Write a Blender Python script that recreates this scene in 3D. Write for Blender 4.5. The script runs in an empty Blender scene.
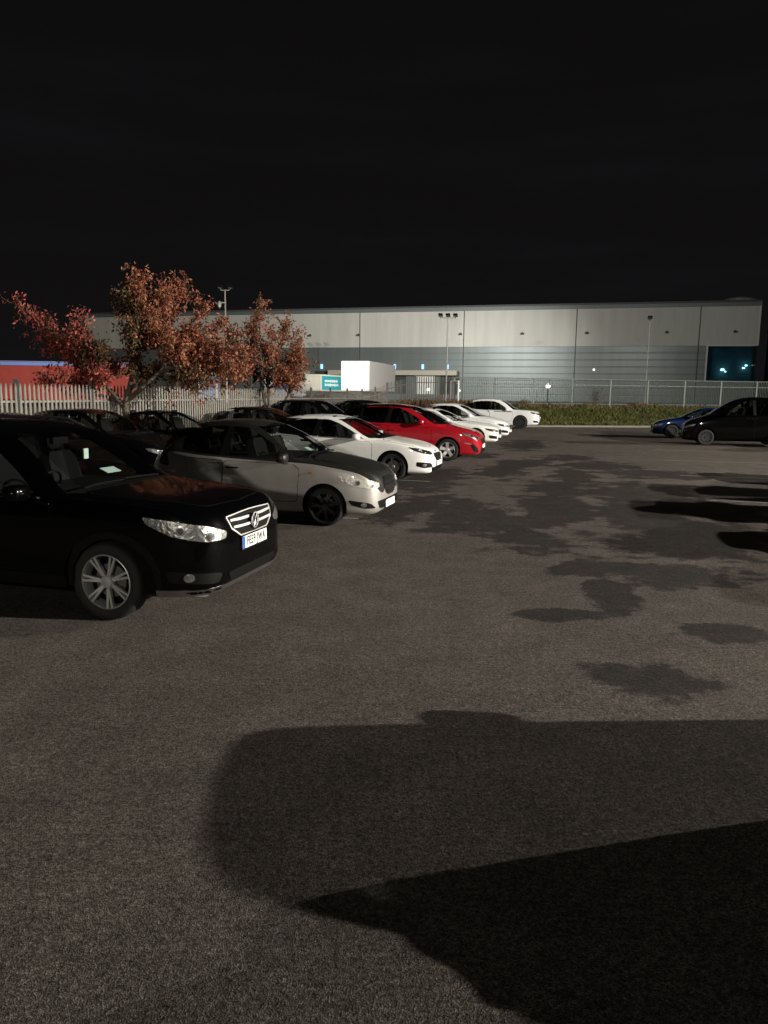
import bpy, bmesh, math, random
import numpy as np
from mathutils import Vector, Matrix
from mathutils.bvhtree import BVHTree
from mathutils.geometry import delaunay_2d_cdt
R = math.radians
scn = bpy.context.scene
COL = scn.collection

# ------------------------------------------------------------------ materials
def nt(name):
    m = bpy.data.materials.new(name); m.use_nodes = True
    t = m.node_tree
    return m, t, t.nodes['Principled BSDF']
def N(t, typ, **kw):
    n = t.nodes.new(typ)
    for k, v in kw.items():
        if k.startswith('_'): setattr(n, k[1:], v)
        else:
            n.inputs[k.replace('__', ' ')].default_value = v
    return n
def pbr(name, col, rough=.5, metal=0., coat=0., spec=.5, emit=None, estr=0., var=.0, vscale=8., bump=0., bscale=40.):
    m, t, b = nt(name)
    b.inputs['Base Color'].default_value = (*col, 1)
    b.inputs['Roughness'].default_value = rough
    b.inputs['Metallic'].default_value = metal
    b.inputs['Coat Weight'].default_value = coat
    b.inputs['Coat Roughness'].default_value = .06
    b.inputs['Specular IOR Level'].default_value = spec
    if emit:
        b.inputs['Emission Color'].default_value = (*emit, 1); b.inputs['Emission Strength'].default_value = estr
    tc = None
    if var or bump:
        tc = N(t, 'ShaderNodeTexCoord')
    if var:
        n = N(t, 'ShaderNodeTexNoise', Scale=vscale, Detail=5., Roughness=.65)
        t.links.new(tc.outputs['Object'], n.inputs['Vector'])
        r = N(t, 'ShaderNodeMapRange'); r.inputs['From Min'].default_value = .3; r.inputs['From Max'].default_value = .7
        r.inputs['To Min'].default_value = 1 - var; r.inputs['To Max'].default_value = 1 + var
        t.links.new(n.outputs['Fac'], r.inputs['Value'])
        mx = N(t, 'ShaderNodeMix', _data_type='RGBA', _blend_type='MULTIPLY'); mx.inputs[0].default_value = 1
        mx.inputs[6].default_value = (*col, 1)
        t.links.new(r.outputs[0], mx.inputs[7]); t.links.new(mx.outputs[2], b.inputs['Base Color'])
        r2 = N(t, 'ShaderNodeMapRange'); r2.inputs['To Min'].default_value = max(.02, rough*.75); r2.inputs['To Max'].default_value = min(1, rough*1.35)
        t.links.new(n.outputs['Fac'], r2.inputs['Value']); t.links.new(r2.outputs[0], b.inputs['Roughness'])
    if bump:
        n = N(t, 'ShaderNodeTexNoise', Scale=bscale, Detail=4.)
        t.links.new(tc.outputs['Object'], n.inputs['Vector'])
        bp = N(t, 'ShaderNodeBump', Strength=bump, Distance=.02)
        t.links.new(n.outputs['Fac'], bp.inputs['Height']); t.links.new(bp.outputs[0], b.inputs['Normal'])
    return m
def paint(name, col, metal=.0, rough=.32):
    m = pbr(name, col, rough, metal, coat=.5 if max(col) < .01 else 1., spec=.5 if metal else .02 if max(col) < .01 else .08, var=.07, vscale=2.5)
    return m
M = {}
M['black_paint'] = paint('black_paint', (.0007, .0007, .0008))
M['black_paint_b'] = paint('black_paint_b', (.0022, .0023, .003))
M['dark_grey_paint'] = paint('dark_grey_paint', (.005, .005, .0055))
M['white_paint'] = paint('white_paint', (.74, .75, .73))
M['white_paint_b'] = paint('white_paint_b', (.70, .72, .73))
M['red_paint'] = paint('red_paint', (.31, .007, .015))
M['silver_paint'] = paint('silver_paint', (.34, .325, .305), .35, .40)
M['soft_black'] = pbr('soft_black', (.010, .010, .0095), .42, coat=.3, spec=.3, var=.1)
M['blue_paint'] = paint('blue_paint', (.0015, .010, .045))
M['trim'] = pbr('trim', (.0025, .0025, .0025), .6, spec=.12, bump=.2, bscale=200)
M['inner'] = pbr('inner', (.003, .003, .003), .95, spec=.1)
M['gap'] = pbr('gap', (.002, .002, .002), .9, spec=.1)
M['seat'] = pbr('seat', (.005, .005, .0055), .9, spec=.15, bump=.3, bscale=150)
M['chrome'] = pbr('chrome', (.72, .72, .72), .16, 1.)
M['bright'] = pbr('bright_trim', (.80, .80, .79), .42, 1.)
M['satin'] = pbr('satin', (.5, .5, .5), .33, 1.)
M['alloy'] = pbr('alloy', (.62, .62, .62), .38, .75, var=.1)
M['dark_alloy'] = pbr('dark_alloy', (.13, .13, .132), .35, .7, var=.1)
M['grey_cap'] = pbr('grey_cap', (.10, .10, .10), .45, .3)
M['tyre'] = pbr('tyre', (.006, .006, .006), .75, var=.2, vscale=20, bump=.3, bscale=120)
M['plate_white'] = pbr('plate_white', (.78, .78, .74), .35)
M['plate_yellow'] = pbr('plate_yellow', (.7, .5, .04), .35)
M['plate_blue'] = pbr('plate_blue', (.01, .10, .42), .35)
M['ink'] = pbr('ink', (.01, .01, .01), .5)
M['amber'] = pbr('amber', (.45, .12, .01), .25)
M['tail_red'] = pbr('tail_red', (.05, .002, .002), .15, coat=1)
M['paper'] = pbr('paper', (.62, .78, .74), .7)
M['lamp_bowl'] = pbr('lamp_bowl', (.27, .27, .26), .28, .8, bump=.5, bscale=30)
M['lamp_bright'] = pbr('lamp_bright', (.58, .57, .52), .35, .35, bump=.5, bscale=30)
M['lamp_dark'] = pbr('lamp_dark', (.05, .05, .05), .25, .5)

def glass_mat(name, tint, refl=1.0):
    m, t, b = nt(name); t.nodes.remove(b)
    out = t.nodes['Material Output']
    tr = N(t, 'ShaderNodeBsdfTransparent'); tr.inputs[0].default_value = (*tint, 1)
    gl = N(t, 'ShaderNodeBsdfGlossy'); gl.inputs['Roughness'].default_value = .01
    # Schlick reflectance, the same from both sides of the thin pane
    g = N(t, 'ShaderNodeNewGeometry'); dt = N(t, 'ShaderNodeVectorMath', _operation='DOT_PRODUCT')
    t.links.new(g.outputs['Normal'], dt.inputs[0]); t.links.new(g.outputs['Incoming'], dt.inputs[1])
    ab = N(t, 'ShaderNodeMath', _operation='ABSOLUTE'); t.links.new(dt.outputs['Value'], ab.inputs[0])
    om = N(t, 'ShaderNodeMath', _operation='SUBTRACT'); om.inputs[0].default_value = 1.; t.links.new(ab.outputs[0], om.inputs[1])
    pw = N(t, 'ShaderNodeMath', _operation='POWER'); pw.inputs[1].default_value = 5.; t.links.new(om.outputs[0], pw.inputs[0])
    mp = N(t, 'ShaderNodeMath', _operation='MULTIPLY_ADD'); mp.inputs[1].default_value = .9*refl; mp.inputs[2].default_value = .06*refl
    mp.use_clamp = True
    t.links.new(pw.outputs[0], mp.inputs[0])
    mx = N(t, 'ShaderNodeMixShader')
    t.links.new(mp.outputs[0], mx.inputs[0]); t.links.new(tr.outputs[0], mx.inputs[1]); t.links.new(gl.outputs[0], mx.inputs[2])
    t.links.new(mx.outputs[0], out.inputs[0])
    return m
M['glass'] = glass_mat('car_glass', (.62, .66, .64))
M['glass_dark'] = glass_mat('privacy_glass', (.16, .17, .17))
M['lens'] = glass_mat('lens_cover', (.93, .94, .93), .8)

# ------------------------------------------------------------------ object helpers
def link(o, parent=None):
    COL.objects.link(o)
    if parent is not None: o.parent = parent
    return o
def mobj(name, verts, faces, mat, parent=None, smooth=False, ang=35, mats=None, mi=None):
    me = bpy.data.meshes.new(name)
    me.from_pydata([tuple(v) for v in verts], [], [tuple(f) for f in faces])
    for mm in (mats or [mat]): me.materials.append(mm)
    if mi is not None:
        me.polygons.foreach_set('material_index', mi)
    me.validate(); me.update()
    if smooth: smooth_mesh(me, ang)
    return link(bpy.data.objects.new(name, me), parent)
def smooth_mesh(me, ang=35):
    me.polygons.foreach_set('use_smooth', [True]*len(me.polygons))
    bm = bmesh.new(); bm.from_mesh(me)
    for e in bm.edges:
        e.smooth = not (len(e.link_faces) == 2 and e.calc_face_angle(0) > R(ang))
    bm.to_mesh(me); bm.free()
def thing(name, label, cat, loc=(0, 0, 0), rz=0., group=None):
    o = bpy.data.objects.new(name, None); link(o)
    o.empty_display_size = .2
    o.location = loc; o.rotation_euler = (0, 0, rz)
    return tag(o, label, cat, group)
def tag(o, label, cat, group=None):
    o['label'] = label; o['category'] = cat
    if group: o['group'] = group
    return o
def struct(o): o['kind'] = 'structure'; return o
def stuff(o, label, cat): o['kind'] = 'stuff'; o['label'] = label; o['category'] = cat; return o

class MB:
    """collects simple solids into one mesh"""
    def __init__(s): s.v = []; s.f = []
    def add(s, v, f):
        n = len(s.v); s.v += [tuple(p) for p in v]; s.f += [tuple(i+n for i in q) for q in f]
    def box(s, c, d, mat=None):
        x, y, z = d[0]/2, d[1]/2, d[2]/2
        v = [Vector((a*x, b*y, e*z)) for e in (-1, 1) for a, b in ((-1, -1), (1, -1), (1, 1), (-1, 1))]
        if mat is not None: v = [mat @ p for p in v]
        v = [p + Vector(c) for p in v]
        s.add(v, [(3, 2, 1, 0), (4, 5, 6, 7), (0, 1, 5, 4), (1, 2, 6, 5), (2, 3, 7, 6), (3, 0, 4, 7)])
    def tube(s, pts, rad, n=8, cap=True):
        pts = [Vector(p) for p in pts]
        if not hasattr(rad, '__len__'): rad = [rad]*len(pts)
        rings = []
        prev = None
        for i, p in enumerate(pts):
            d = (pts[min(i+1, len(pts)-1)] - pts[max(i-1, 0)]).normalized()
            if prev is None:
                a = d.orthogonal().normalized()
            else:
                a = (prev - d*prev.dot(d)).normalized()
            prev = a; b = d.cross(a)
            rings.append([p + (a*math.cos(2*math.pi*k/n) + b*math.sin(2*math.pi*k/n))*rad[i] for k in range(n)])
        v = [q for r_ in rings for q in r_]
        f = []
        for i in range(len(pts)-1):
            for k in range(n):
                f.append((i*n+k, i*n+(k+1) % n, (i+1)*n+(k+1) % n, (i+1)*n+k))
        if cap:
            f.append(tuple(range(n-1, -1, -1))); f.append(tuple((len(pts)-1)*n+k for k in range(n)))
        s.add(v, f)
    def lathe(s, prof, n=32, axis='y', c=(0, 0, 0)):
        """prof: (r, h) about axis"""
        v = []
        for r_, h in prof:
            for k in range(n):
                a = 2*math.pi*k/n
                if axis == 'y': v.append((c[0]+r_*math.cos(a), c[1]+h, c[2]+r_*math.sin(a)))
                else: v.append((c[0]+r_*math.cos(a), c[1]+r_*math.sin(a), c[2]+h))
        f = []
        for i in range(len(prof)-1):
            for k in range(n):
                f.append((i*n+k, i*n+(k+1) % n, (i+1)*n+(k+1) % n, (i+1)*n+k))
        s.add(v, f)
    def build(s, name, mat, parent=None, smooth=False, ang=35):
        return mobj(name, s.v, s.f, mat, parent, smooth, ang)

def text_mesh(name, body, size, mat, parent, mw, ext=.001, align='CENTER'):
    cu = bpy.data.curves.new('txt', 'FONT'); cu.body = body; cu.size = size; cu.extrude = ext; cu.offset = .0022; cu.space_character = 1.06
    cu.align_x = align; cu.align_y = 'CENTER'
    tmp = bpy.data.objects.new('txt', cu); COL.objects.link(tmp)
    dg = bpy.context.evaluated_depsgraph_get()
    me = bpy.data.meshes.new_from_object(tmp.evaluated_get(dg))
    bpy.data.objects.remove(tmp); bpy.data.curves.remove(cu)
    me.name = name; me.transform(mw); me.materials.clear(); me.materials.append(mat)
    return link(bpy.data.objects.new(name, me), parent)

# ------------------------------------------------------------------ interpolation
def interp(pts):
    """monotone cubic through (x,y) points"""
    xs = np.array([p[0] for p in pts], float); ys = np.array([p[1] for p in pts], float)
    h = np.diff(xs); d = np.diff(ys)/h
    m = np.zeros(len(xs)); m[0] = d[0]; m[-1] = d[-1]
    for i in range(1, len(xs)-1):
        if d[i-1]*d[i] > 0:
            w1, w2 = 2*h[i]+h[i-1], h[i]+2*h[i-1]
            m[i] = (w1+w2)/(w1/d[i-1]+w2/d[i])
    def f(x):
        x = min(max(x, xs[0]), xs[-1]); i = min(int(np.searchsorted(xs, x, side='right'))-1, len(xs)-2)
        t = (x-xs[i])/h[i]
        return float((2*t**3-3*t**2+1)*ys[i] + (t**3-2*t**2+t)*h[i]*m[i] + (-2*t**3+3*t**2)*ys[i+1] + (t**3-t**2)*h[i]*m[i+1])
    return f
def catmull(P, per):
    P = [np.array(p, float) for p in P]
    Q = [2*P[0]-P[1]] + P + [2*P[-1]-P[-2]]
    out = []
    for i in range(1, len(Q)-2):
        for k in range(per[i-1] if hasattr(per, '__len__') else per):
            n = per[i-1] if hasattr(per, '__len__') else per
            t = k/n
            a, b, c, d = Q[i-1], Q[i], Q[i+1], Q[i+2]
            out.append(.5*((2*b)+(-a+c)*t+(2*a-5*b+4*c-d)*t*t+(-a+3*b-3*c+d)*t**3))
    out.append(P[-1])
    return out
def roundpoly(P, r=.25, n=4):
    """round polygon corners; r as a share of the shorter neighbouring edge"""
    P = [np.array(p, float) for p in P]; out = []
    for i, p in enumerate(P):
        a, b = P[i-1], P[(i+1) % len(P)]
        q0 = p+(a-p)*r; q1 = p+(b-p)*r
        for k in range(n+1):
            t = k/n; out.append((1-t)**2*q0+2*t*(1-t)*p+t*t*q1)
    return out
def inside(p, poly):
    x, y = p; c = False; n = len(poly); j = n-1
    for i in range(n):
        xi, yi = poly[i]; xj, yj = poly[j]
        if (yi > y) != (yj > y) and x < (xj-xi)*(y-yi)/(yj-yi)+xi: c = not c
        j = i
    return c
def densify(P, step):
    out = []
    for i, p in enumerate(P):
        q = P[(i+1) % len(P)]; p = np.array(p, float); q = np.array(q, float)
        n = max(1, int(math.ceil(np.linalg.norm(q-p)/step)))
        for k in range(n): out.append(p+(q-p)*k/n)
    return out
def tess(poly, step):
    poly = densify(poly, step)
    xs = [p[0] for p in poly]; ys = [p[1] for p in poly]
    pts = [Vector((float(p[0]), float(p[1]))) for p in poly]; n = len(pts)
    arr = np.array(poly)
    x = min(xs)+step*.5
    while x < max(xs):
        y = min(ys)+step*.5
        while y < max(ys):
            if inside((x, y), poly) and np.min(np.hypot(arr[:, 0]-x, arr[:, 1]-y)) > step*.45: pts.append(Vector((x, y)))
            y += step
        x += step
    v, e, f, *_ = delaunay_2d_cdt(pts, [(i, (i+1) % n) for i in range(n)], [list(range(n))], 1, 1e-6)
    return [tuple(p) for p in v], [tuple(q) for q in f]

# ------------------------------------------------------------------ cars
def bake_boolean(ob, cutters):
    for c in cutters:
        md = ob.modifiers.new('b', 'BOOLEAN'); md.operation = 'DIFFERENCE'; md.object = c; md.solver = 'EXACT'
        md.material_mode = 'TRANSFER'
    bpy.context.view_layer.update()
    dg = bpy.context.evaluated_depsgraph_get(); dg.update()
    me = bpy.data.meshes.new_from_object(ob.evaluated_get(dg), preserve_all_data_layers=True, depsgraph=dg)
    ob.modifiers.clear(); old = ob.data; ob.data = me; bpy.data.meshes.remove(old)
    for c in cutters:
        m_ = c.data; bpy.data.objects.remove(c); bpy.data.meshes.remove(m_)

class Car:
    def __init__(s, spec, name, label, cat, loc, rz, group, paint, top_paint=None, detail=2):
        s.S = spec; s.d = detail
        s.root = thing(name, label, cat, loc, rz, group)
        s.fo = spec['fo']
        s.paint = paint; s.top_paint = top_paint or paint
        s.body()
    def x(s, q): return s.fo - q            # distance behind the nose -> local x
    def body(s):
        S = s.S; L = S['L']
        top, belt, bot, hw, wt = (interp(S[k]) for k in ('top', 'belt', 'bot', 'hw', 'wt'))
        s.ftop, s.fbelt, s.fhw, s.fwt, s.fbot = top, belt, hw, wt, bot
        st = sorted(set([0, .012, .03, .06, .1, .15, .2, .27, .35] + [round(.43+.085*i, 3) for i in range(int((L-.75)/.085))] +
                        [L-.3, L-.22, L-.15, L-.1, L-.06, L-.03, L-.012, L]))
        per = [2, 2, 3, 3, 3, 3, 3, 3, 3, 3, 2, 3]
        rows = []
        for q in st:
            zb, zt, zl, h, w = bot(q), top(q), belt(q), hw(q), wt(q)
            zl = min(zl, zt-.012)
            zm = zb+(zl-zb)*.52
            ed = min(.075, (zt-zl)*.55)+.006
            C = [(0, zb), (h*.5, zb), (h*.82, zb+.005), (h*.955, zb+.06*min(1, (zl-zb)/.4)), (h*.985, zb+(zm-zb)*.5), (h, zm), (h*.995, zl-.3*(zl-zm)),
                 (h*.965, zl), ((h*.965+w)/2+.012*min(1, (zt-zl)/.3), (zl+zt-ed)/2), (w, zt-ed), (w*.86, zt-ed*.32), (w*.5, zt-ed*.07), (0, zt)]
            rows.append(catmull(C, per))
        n = len(rows[0]); NB = sum(per[:7])
        V = []; F = []; MI = []
        full = 2*n-2
        for q, r_ in zip(st, rows):
            for (y, z) in r_: V.append((s.x(q), -y, z))           # right side, bottom -> top
            for (y, z) in r_[-2:0:-1]: V.append((s.x(q), y, z))   # left side, top -> bottom
        for i in range(len(st)-1):
            for k in range(full):
                a, b = i*full+k, i*full+(k+1) % full
                F.append((a, a+full, b+full, b))
                kk = k if k < n-1 else full-1-k
                MI.append(1 if kk >= NB and s.top_paint is not s.paint else 0)
        for base, fl in ((0, False), ((len(st)-1)*full, True)):
            ctr = len(V); zs = [V[base+k] for k in range(full)]
            V.append((zs[0][0]+(.012 if not fl else -.012), 0, sum(p[2] for p in zs)/full))
            for k in range(full):
                a, b = base+k, base+(k+1) % full
                F.append((ctr, a, b) if not fl else (ctr, b, a)); MI.append(0)
        ob = mobj('body', V, F, None, s.root, mats=[s.paint, s.top_paint] if s.top_paint is not s.paint else [s.paint], mi=MI)
        bm = bmesh.new(); bm.from_mesh(ob.data); bmesh.ops.recalc_face_normals(bm, faces=bm.faces); bm.to_mesh(ob.data)
        s.bvh = BVHTree.FromBMesh(bm); bm.free()
        # cutters
        cut = []
        wr = S['wr']+.055
        mb = MB()
        for ax in (0, -S['wb']):
            for sg in (1, -1):
                y0, y1 = sg*(S['W']/2-.30), sg*(S['W']/2+.2)
                n_ = 40
                v = [(ax+wr*math.cos(2*math.pi*k/n_), yy, S['wr']+.01+wr*math.sin(2*math.pi*k/n_)) for yy in (y0, y1) for k in range(n_)]
                f = [(k, (k+1) % n_, n_+(k+1) % n_, n_+k) for k in range(n_)] + [tuple(range(n_-1, -1, -1)), tuple(range(n_, 2*n_))]
                mb.add(v, f)
        cut.append(mb)
        if S.get('cabin'):
            zb, zt, yb, yt, q0, q1 = S['cabin']
            mb = MB(); mb.add([(s.x(q), y, z) for q in (q0, q1) for y, z in ((-yb, zb), (yb, zb), (yt, zt), (-yt, zt))],
                              [(0, 1, 2, 3), (7, 6, 5, 4), (0, 4, 5, 1), (1, 5, 6, 2), (2, 6, 7, 3), (3, 7, 4, 0)])
            cut.append(mb)
            mb = MB()
            for wn in S['win']:
                P = roundpoly(wn, .12, 3); k = len(P)
                v = [(s.x(p[0]), yy, p[1]) for yy in (-1.3, 1.3) for p in P]
                mb.add(v, [(i, (i+1) % k, k+(i+1) % k, k+i) for i in range(k)] + [tuple(range(k-1, -1, -1)), tuple(range(k, 2*k))])
            cut.append(mb)
        cs = []
        for mb in cut:
            o = mb.build('cut', M['inner'], s.root)
            b2 = bmesh.new(); b2.from_mesh(o.data); bmesh.ops.recalc_face_normals(b2, faces=b2.faces); b2.to_mesh(o.data); b2.free()
            cs.append(o)
        bake_boolean(ob, cs)
        smooth_mesh(ob.data, 32)
        s.bodyob = ob
    # --- projected patches
    def hit(s, o, d):
        loc, nrm, i, dist = s.bvh.ray_cast(Vector(o), Vector(d))
        return loc, nrm
    def proj(s, mode, a, b, sg=1):
        if mode == 'side':
            l, n_ = s.hit((s.x(a), -3*sg, b), (0, sg, 0))
        elif mode == 'top':
            l, n_ = s.hit((s.x(a), b, 4), (0, 0, -1))
        elif mode == 'front':        # polar about a point 1 m behind the nose; a in degrees to the right
            c = Vector((s.x(1.0), 0, b)); dr = Vector((math.cos(R(a)), -math.sin(R(a))*sg, 0))
            l, n_ = s.hit(c+dr*4, -dr)
        else:                        # 'rear' straight on: a = y
            l, n_ = s.hit((-8, a, b), (1, 0, 0))
        if n_ is not None:
            vd = {'side': Vector((0, -sg, 0)), 'top': Vector((0, 0, 1)), 'front': Vector((1, 0, 0)) if mode != 'front' else dr if mode == 'front' else None, 'rear': Vector((-1, 0, 0))}[mode]
            if n_.dot(vd) < 0: n_ = -n_
        return l, n_
    def patch(s, name, mode, poly, mat, off=.004, step=.06, sg=1, rnd=.2, parent=None, skirt=.012, flat=False):
        P = roundpoly(poly, rnd, 4) if rnd else poly
        sc = 1.
        if mode == 'front':
            sc = 45.; P = [(p[0]/sc, p[1]) for p in P]
        v2, f2 = tess(P, step)
        V = []; ok = []
        Nn = []
        for a, b in v2:
            l, n_ = s.proj(mode, a*sc, b, sg)
            if l is None: V.append(None); Nn.append(None); continue
            V.append(l+n_*off); Nn.append(n_)
        keep = [i for i, p in enumerate(V) if p is not None]
        if len(keep) < 3: return None
        mp = {o: k for k, o in enumerate(keep)}
        W = [V[i] for i in keep]; NW = [Nn[i] for i in keep]
        F = [tuple(mp[i] for i in f) for f in f2 if all(i in mp for i in f)]
        # orient
        if F:
            a, b, c = (W[i] for i in F[0][:3])
            if (b-a).cross(c-a).dot(NW[F[0][0]]) < 0: F = [tuple(reversed(f)) for f in F]
        if skirt:
            ec = {}
            for f in F:
                for i in range(len(f)):
                    e = (f[i], f[(i+1) % len(f)]); ec[tuple(sorted(e))] = ec.get(tuple(sorted(e)), []) + [e]
            n0 = len(W); low = {}
            for es in ec.values():
                if len(es) == 1:
                    i, j = es[0]
                    for k in (i, j):
                        if k not in low:
                            low[k] = len(W); W.append(W[k]-NW[k]*skirt)
                    F.append((j, i, low[i], low[j]))
        o = mobj(name, W, F, mat, parent or s.root, True, 40)
        return o
    def glass(s, dark_rear=True):
        S = s.S
        for sg in (1, -1):
            for i, wn in enumerate(S['win']):
                cx = sum(p[0] for p in wn)/len(wn); cz = sum(p[1] for p in wn)/len(wn)
                P = [(cx+(p[0]-cx)*1.02, cz+(p[1]-cz)*1.03) for p in wn]
                s.patch('side_window', 'side', P, M['glass' if i == 0 or not dark_rear else 'glass_dark'], .003, .12, sg, .1, skirt=0)
            for pt in S.get('pillars', []):
                s.patch('pillar_trim', 'side', pt, M['trim'], .003, .1, sg, .05)
        s.patch('windscreen', 'top', S['ws'], M['glass'], .003, .12, 1, .08, skirt=0)
        s.patch('rear_window', 'rear', S['rw'], M['glass_dark' if dark_rear else 'glass'], .003, .12, 1, .1, skirt=0)
    def wheels(s, style, nsp, rimr=None, mat='alloy'):
        S = s.S; wr = S['wr']; rr = rimr or wr*.68; tw = .205
        for ax in (0, -S['wb']):
            for sg in (-1, 1):       # sg -1: right side (y<0)
                yo = sg*(S['W']/2-.035)
                c = (ax, 0, wr)
                mb = MB()
                pr = [(rr*.99, yo-sg*.012), (rr*1.03, yo-sg*.002), (wr*.90, yo), (wr*.965, yo-sg*.014), (wr, yo-sg*.045), (wr, yo-sg*(tw-.045)), (wr*.95, yo-sg*(tw-.005)), (rr, yo-sg*tw)]
                mb.lathe(pr, 44, 'y', (c[0], 0, c[2]))
                w = mb.build('wheel', M['tyre'], s.root, True, 50)
                # rim: barrel + back disc + spokes + hub
                rb = MB()
                rb.lathe([(rr, yo-sg*.010), (rr*.965, yo-sg*.004), (rr*.93, yo-sg*.022), (rr*.90, yo-sg*.12)], 44, 'y', (c[0], 0, c[2]))
                for k in range(nsp):
                    for tw_ in ((-.10, .10) if style == 'double' else (0,)):
                        a = 2*math.pi*k/nsp+.35+tw_*(1 if style == 'double' else 0)
                        a0 = 2*math.pi*k/nsp+.35+tw_*.55
                        wd0, wd1 = (.012, .010) if style in ('double', 'thin') else (.05, .035)
                        if style == 'fat': wd0, wd1 = .035, .055
                        ca, sa = math.cos(a), math.sin(a); c0, s0 = math.cos(a0), math.sin(a0)
                        p0 = Vector((c[0]+.05*c0, yo-sg*.030, c[2]+.05*s0)); p1 = Vector((c[0]+rr*.95*ca, yo-sg*.012, c[2]+rr*.95*sa))
                        t = Vector((-sa, 0, ca)); dn = Vector((0, -sg, 0))
                        v = [p0-t*wd0, p0+t*wd0, p1+t*wd1, p1-t*wd1]
                        v += [q+dn*.03 for q in v]
                        v += [(p0+p1)/2-dn*.004]
                        rb.add(v, [(0, 1, 2, 3), (7, 6, 5, 4), (0, 4, 5, 1), (1, 5, 6, 2), (2, 6, 7, 3), (3, 7, 4, 0)])
                rb.lathe([(.001, yo-sg*.008), (.05, yo-sg*.012), (.062, yo-sg*.03), (.062, yo-sg*.07)], 20, 'y', (c[0], 0, c[2]))
                rb.build('rim', M[mat], w, True, 30)
                if s.d >= 1:
                    db = MB(); db.lathe([(.001, yo-sg*.09), (rr*.62, yo-sg*.09), (rr*.62, yo-sg*.11)], 28, 'y', (c[0], 0, c[2])); db.build('brake_disc', M['grey_cap'], w, True, 30)
                    db = MB(); db.lathe([(.001, yo-sg*.125), (rr*.93, yo-sg*.125)], 28, 'y', (c[0], 0, c[2])); db.build('wheel_back', M['inner'], w)
    def mirror(s, q, z, mat, y=None):
        for sg in (1, -1):
            l, n_ = s.proj('side', q, z, sg)
            if l is None: continue
            me = MB(); V = []; F = []
            nu, nv = 12, 8
            c = l+Vector((.03, -sg*.13, .045))
            for i in range(nv+1):
                ph = -math.pi/2+math.pi*i/nv
                for k in range(nu):
                    th = 2*math.pi*k/nu
                    e = lambda t: math.copysign(abs(t)**.6, t)
                    V.append(c+Vector((.085*e(math.cos(ph))*e(math.cos(th)), .115*e(math.cos(ph))*e(math.sin(th)), .075*e(math.sin(ph)))))
            for i in range(nv):
                for k in range(nu): F.append((i*nu+k, i*nu+(k+1) % nu, (i+1)*nu+(k+1) % nu, (i+1)*nu+k))
            me.add(V, F); me.tube([l+Vector((0, 0, .0)), c+Vector((0, 0, -.05))], .022, 6)
            o = me.build('wing_mirror', mat, s.root, True, 60)
            g = MB(); g.box(c+Vector((-.079, 0, 0)), (.006, .13, .075)); g.build('mirror_glass', M['chrome'], o)
    def handles(s, spots, mat):
        for q, z in spots:
            for sg in (1, -1):
                l, n_ = s.proj('side', q, z, sg)
                if l is None: continue
                mb = MB(); o_ = Vector((0, -sg*.028, 0))
                mb.tube([l+Vector((.10, sg*.01, 0)), l+o_+Vector((.085, 0, 0)), l+o_+Vector((-.085, 0, 0)), l+Vector((-.10, sg*.01, 0))], .013, 6)
                mb.build('door_handle', mat, s.root, True)
    def doors(s, polys, mat=None):
        for P in polys:
            for sg in (1, -1):
                cx = sum(p[0] for p in P)/len(P); cz = sum(p[1] for p in P)/len(P)
                ex = lambda d: [(p[0]+math.copysign(d, p[0]-cx), p[1]+math.copysign(d, p[1]-cz)) for p in P]
                o = s.patch('door', 'side', P, mat or s.paint, .0035, .1, sg, .08, skirt=.006)
                s.patch('door_gap', 'side', ex(.009), M['gap'], .0012, .1, sg, .08, parent=o, skirt=0)
    def bonnet(s, P):
        cx = sum(p[0] for p in P)/len(P)
        o = s.patch('bonnet', 'top', P, s.top_paint, .0035, .09, 1, .12, skirt=.006)
        ex = [(p[0]+math.copysign(.010, p[0]-cx), p[1]+math.copysign(.010, p[1])) for p in P]
        s.patch('bonnet_gap', 'top', ex, M['gap'], .0012, .09, 1, .12, parent=o, skirt=0)
    def lamps(s, poly, spots, dark=False):
        for sg in (1, -1):
            h = s.patch('headlight', 'front', poly, M[dark if isinstance(dark, str) else 'lamp_dark' if dark else 'lamp_bowl'], .003, .03, sg, .22, skirt=.01)
            for (a, z, r_) in spots:
                P = [(a+r_*45*math.cos(t*math.pi/8), z+r_*math.sin(t*math.pi/8)) for t in range(16)]
                s.patch('reflector', 'front', P, M['chrome'], .008, .02, sg, 0, parent=h, skirt=.008)
                P = [(a+r_*.62*45*math.cos(t*math.pi/8), z+r_*.62*math.sin(t*math.pi/8)) for t in range(16)]
                s.patch('bulb_lens', 'front', P, M['lamp_dark'], .0105, .02, sg, 0, parent=h, skirt=.003)
            s.patch('lamp_cover', 'front', poly, M['lens'], .014, .05, sg, .22, parent=h, skirt=.012)
    def plate(s, z, w=.52, h=.111, reg=None, tilt=0.):
        l, n_ = s.proj('front', 0, z)
        xx = max((s.proj('front', a, z)[0].x for a in (-14, 0, 14) if s.proj('front', a, z)[0]), default=l.x)+.006
        mb = MB(); mb.box((xx, 0, z), (.012, w, h)); o = mb.build('number_plate', M['plate_white'], s.root)
        hb = MB(); hb.box((xx-.003, 0, z), (.012, w+.03, h+.03)); hb.build('plate_holder', M['trim'], o)
        if reg:
            b = MB(); b.box((xx+.0035, -w/2+.025, z), (.008, .048, h*.98)); b.build('plate_band', M['plate_blue'], o)
            mw = Matrix.Translation((xx+.0075, .022, z)) @ Matrix.Rotation(R(90), 4, 'Z') @ Matrix.Rotation(R(90), 4, 'X') @ Matrix.Scale(.80, 4, (1, 0, 0))
            text_mesh('plate_text', reg, .112, M['ink'], o, mw)
        return xx
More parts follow.
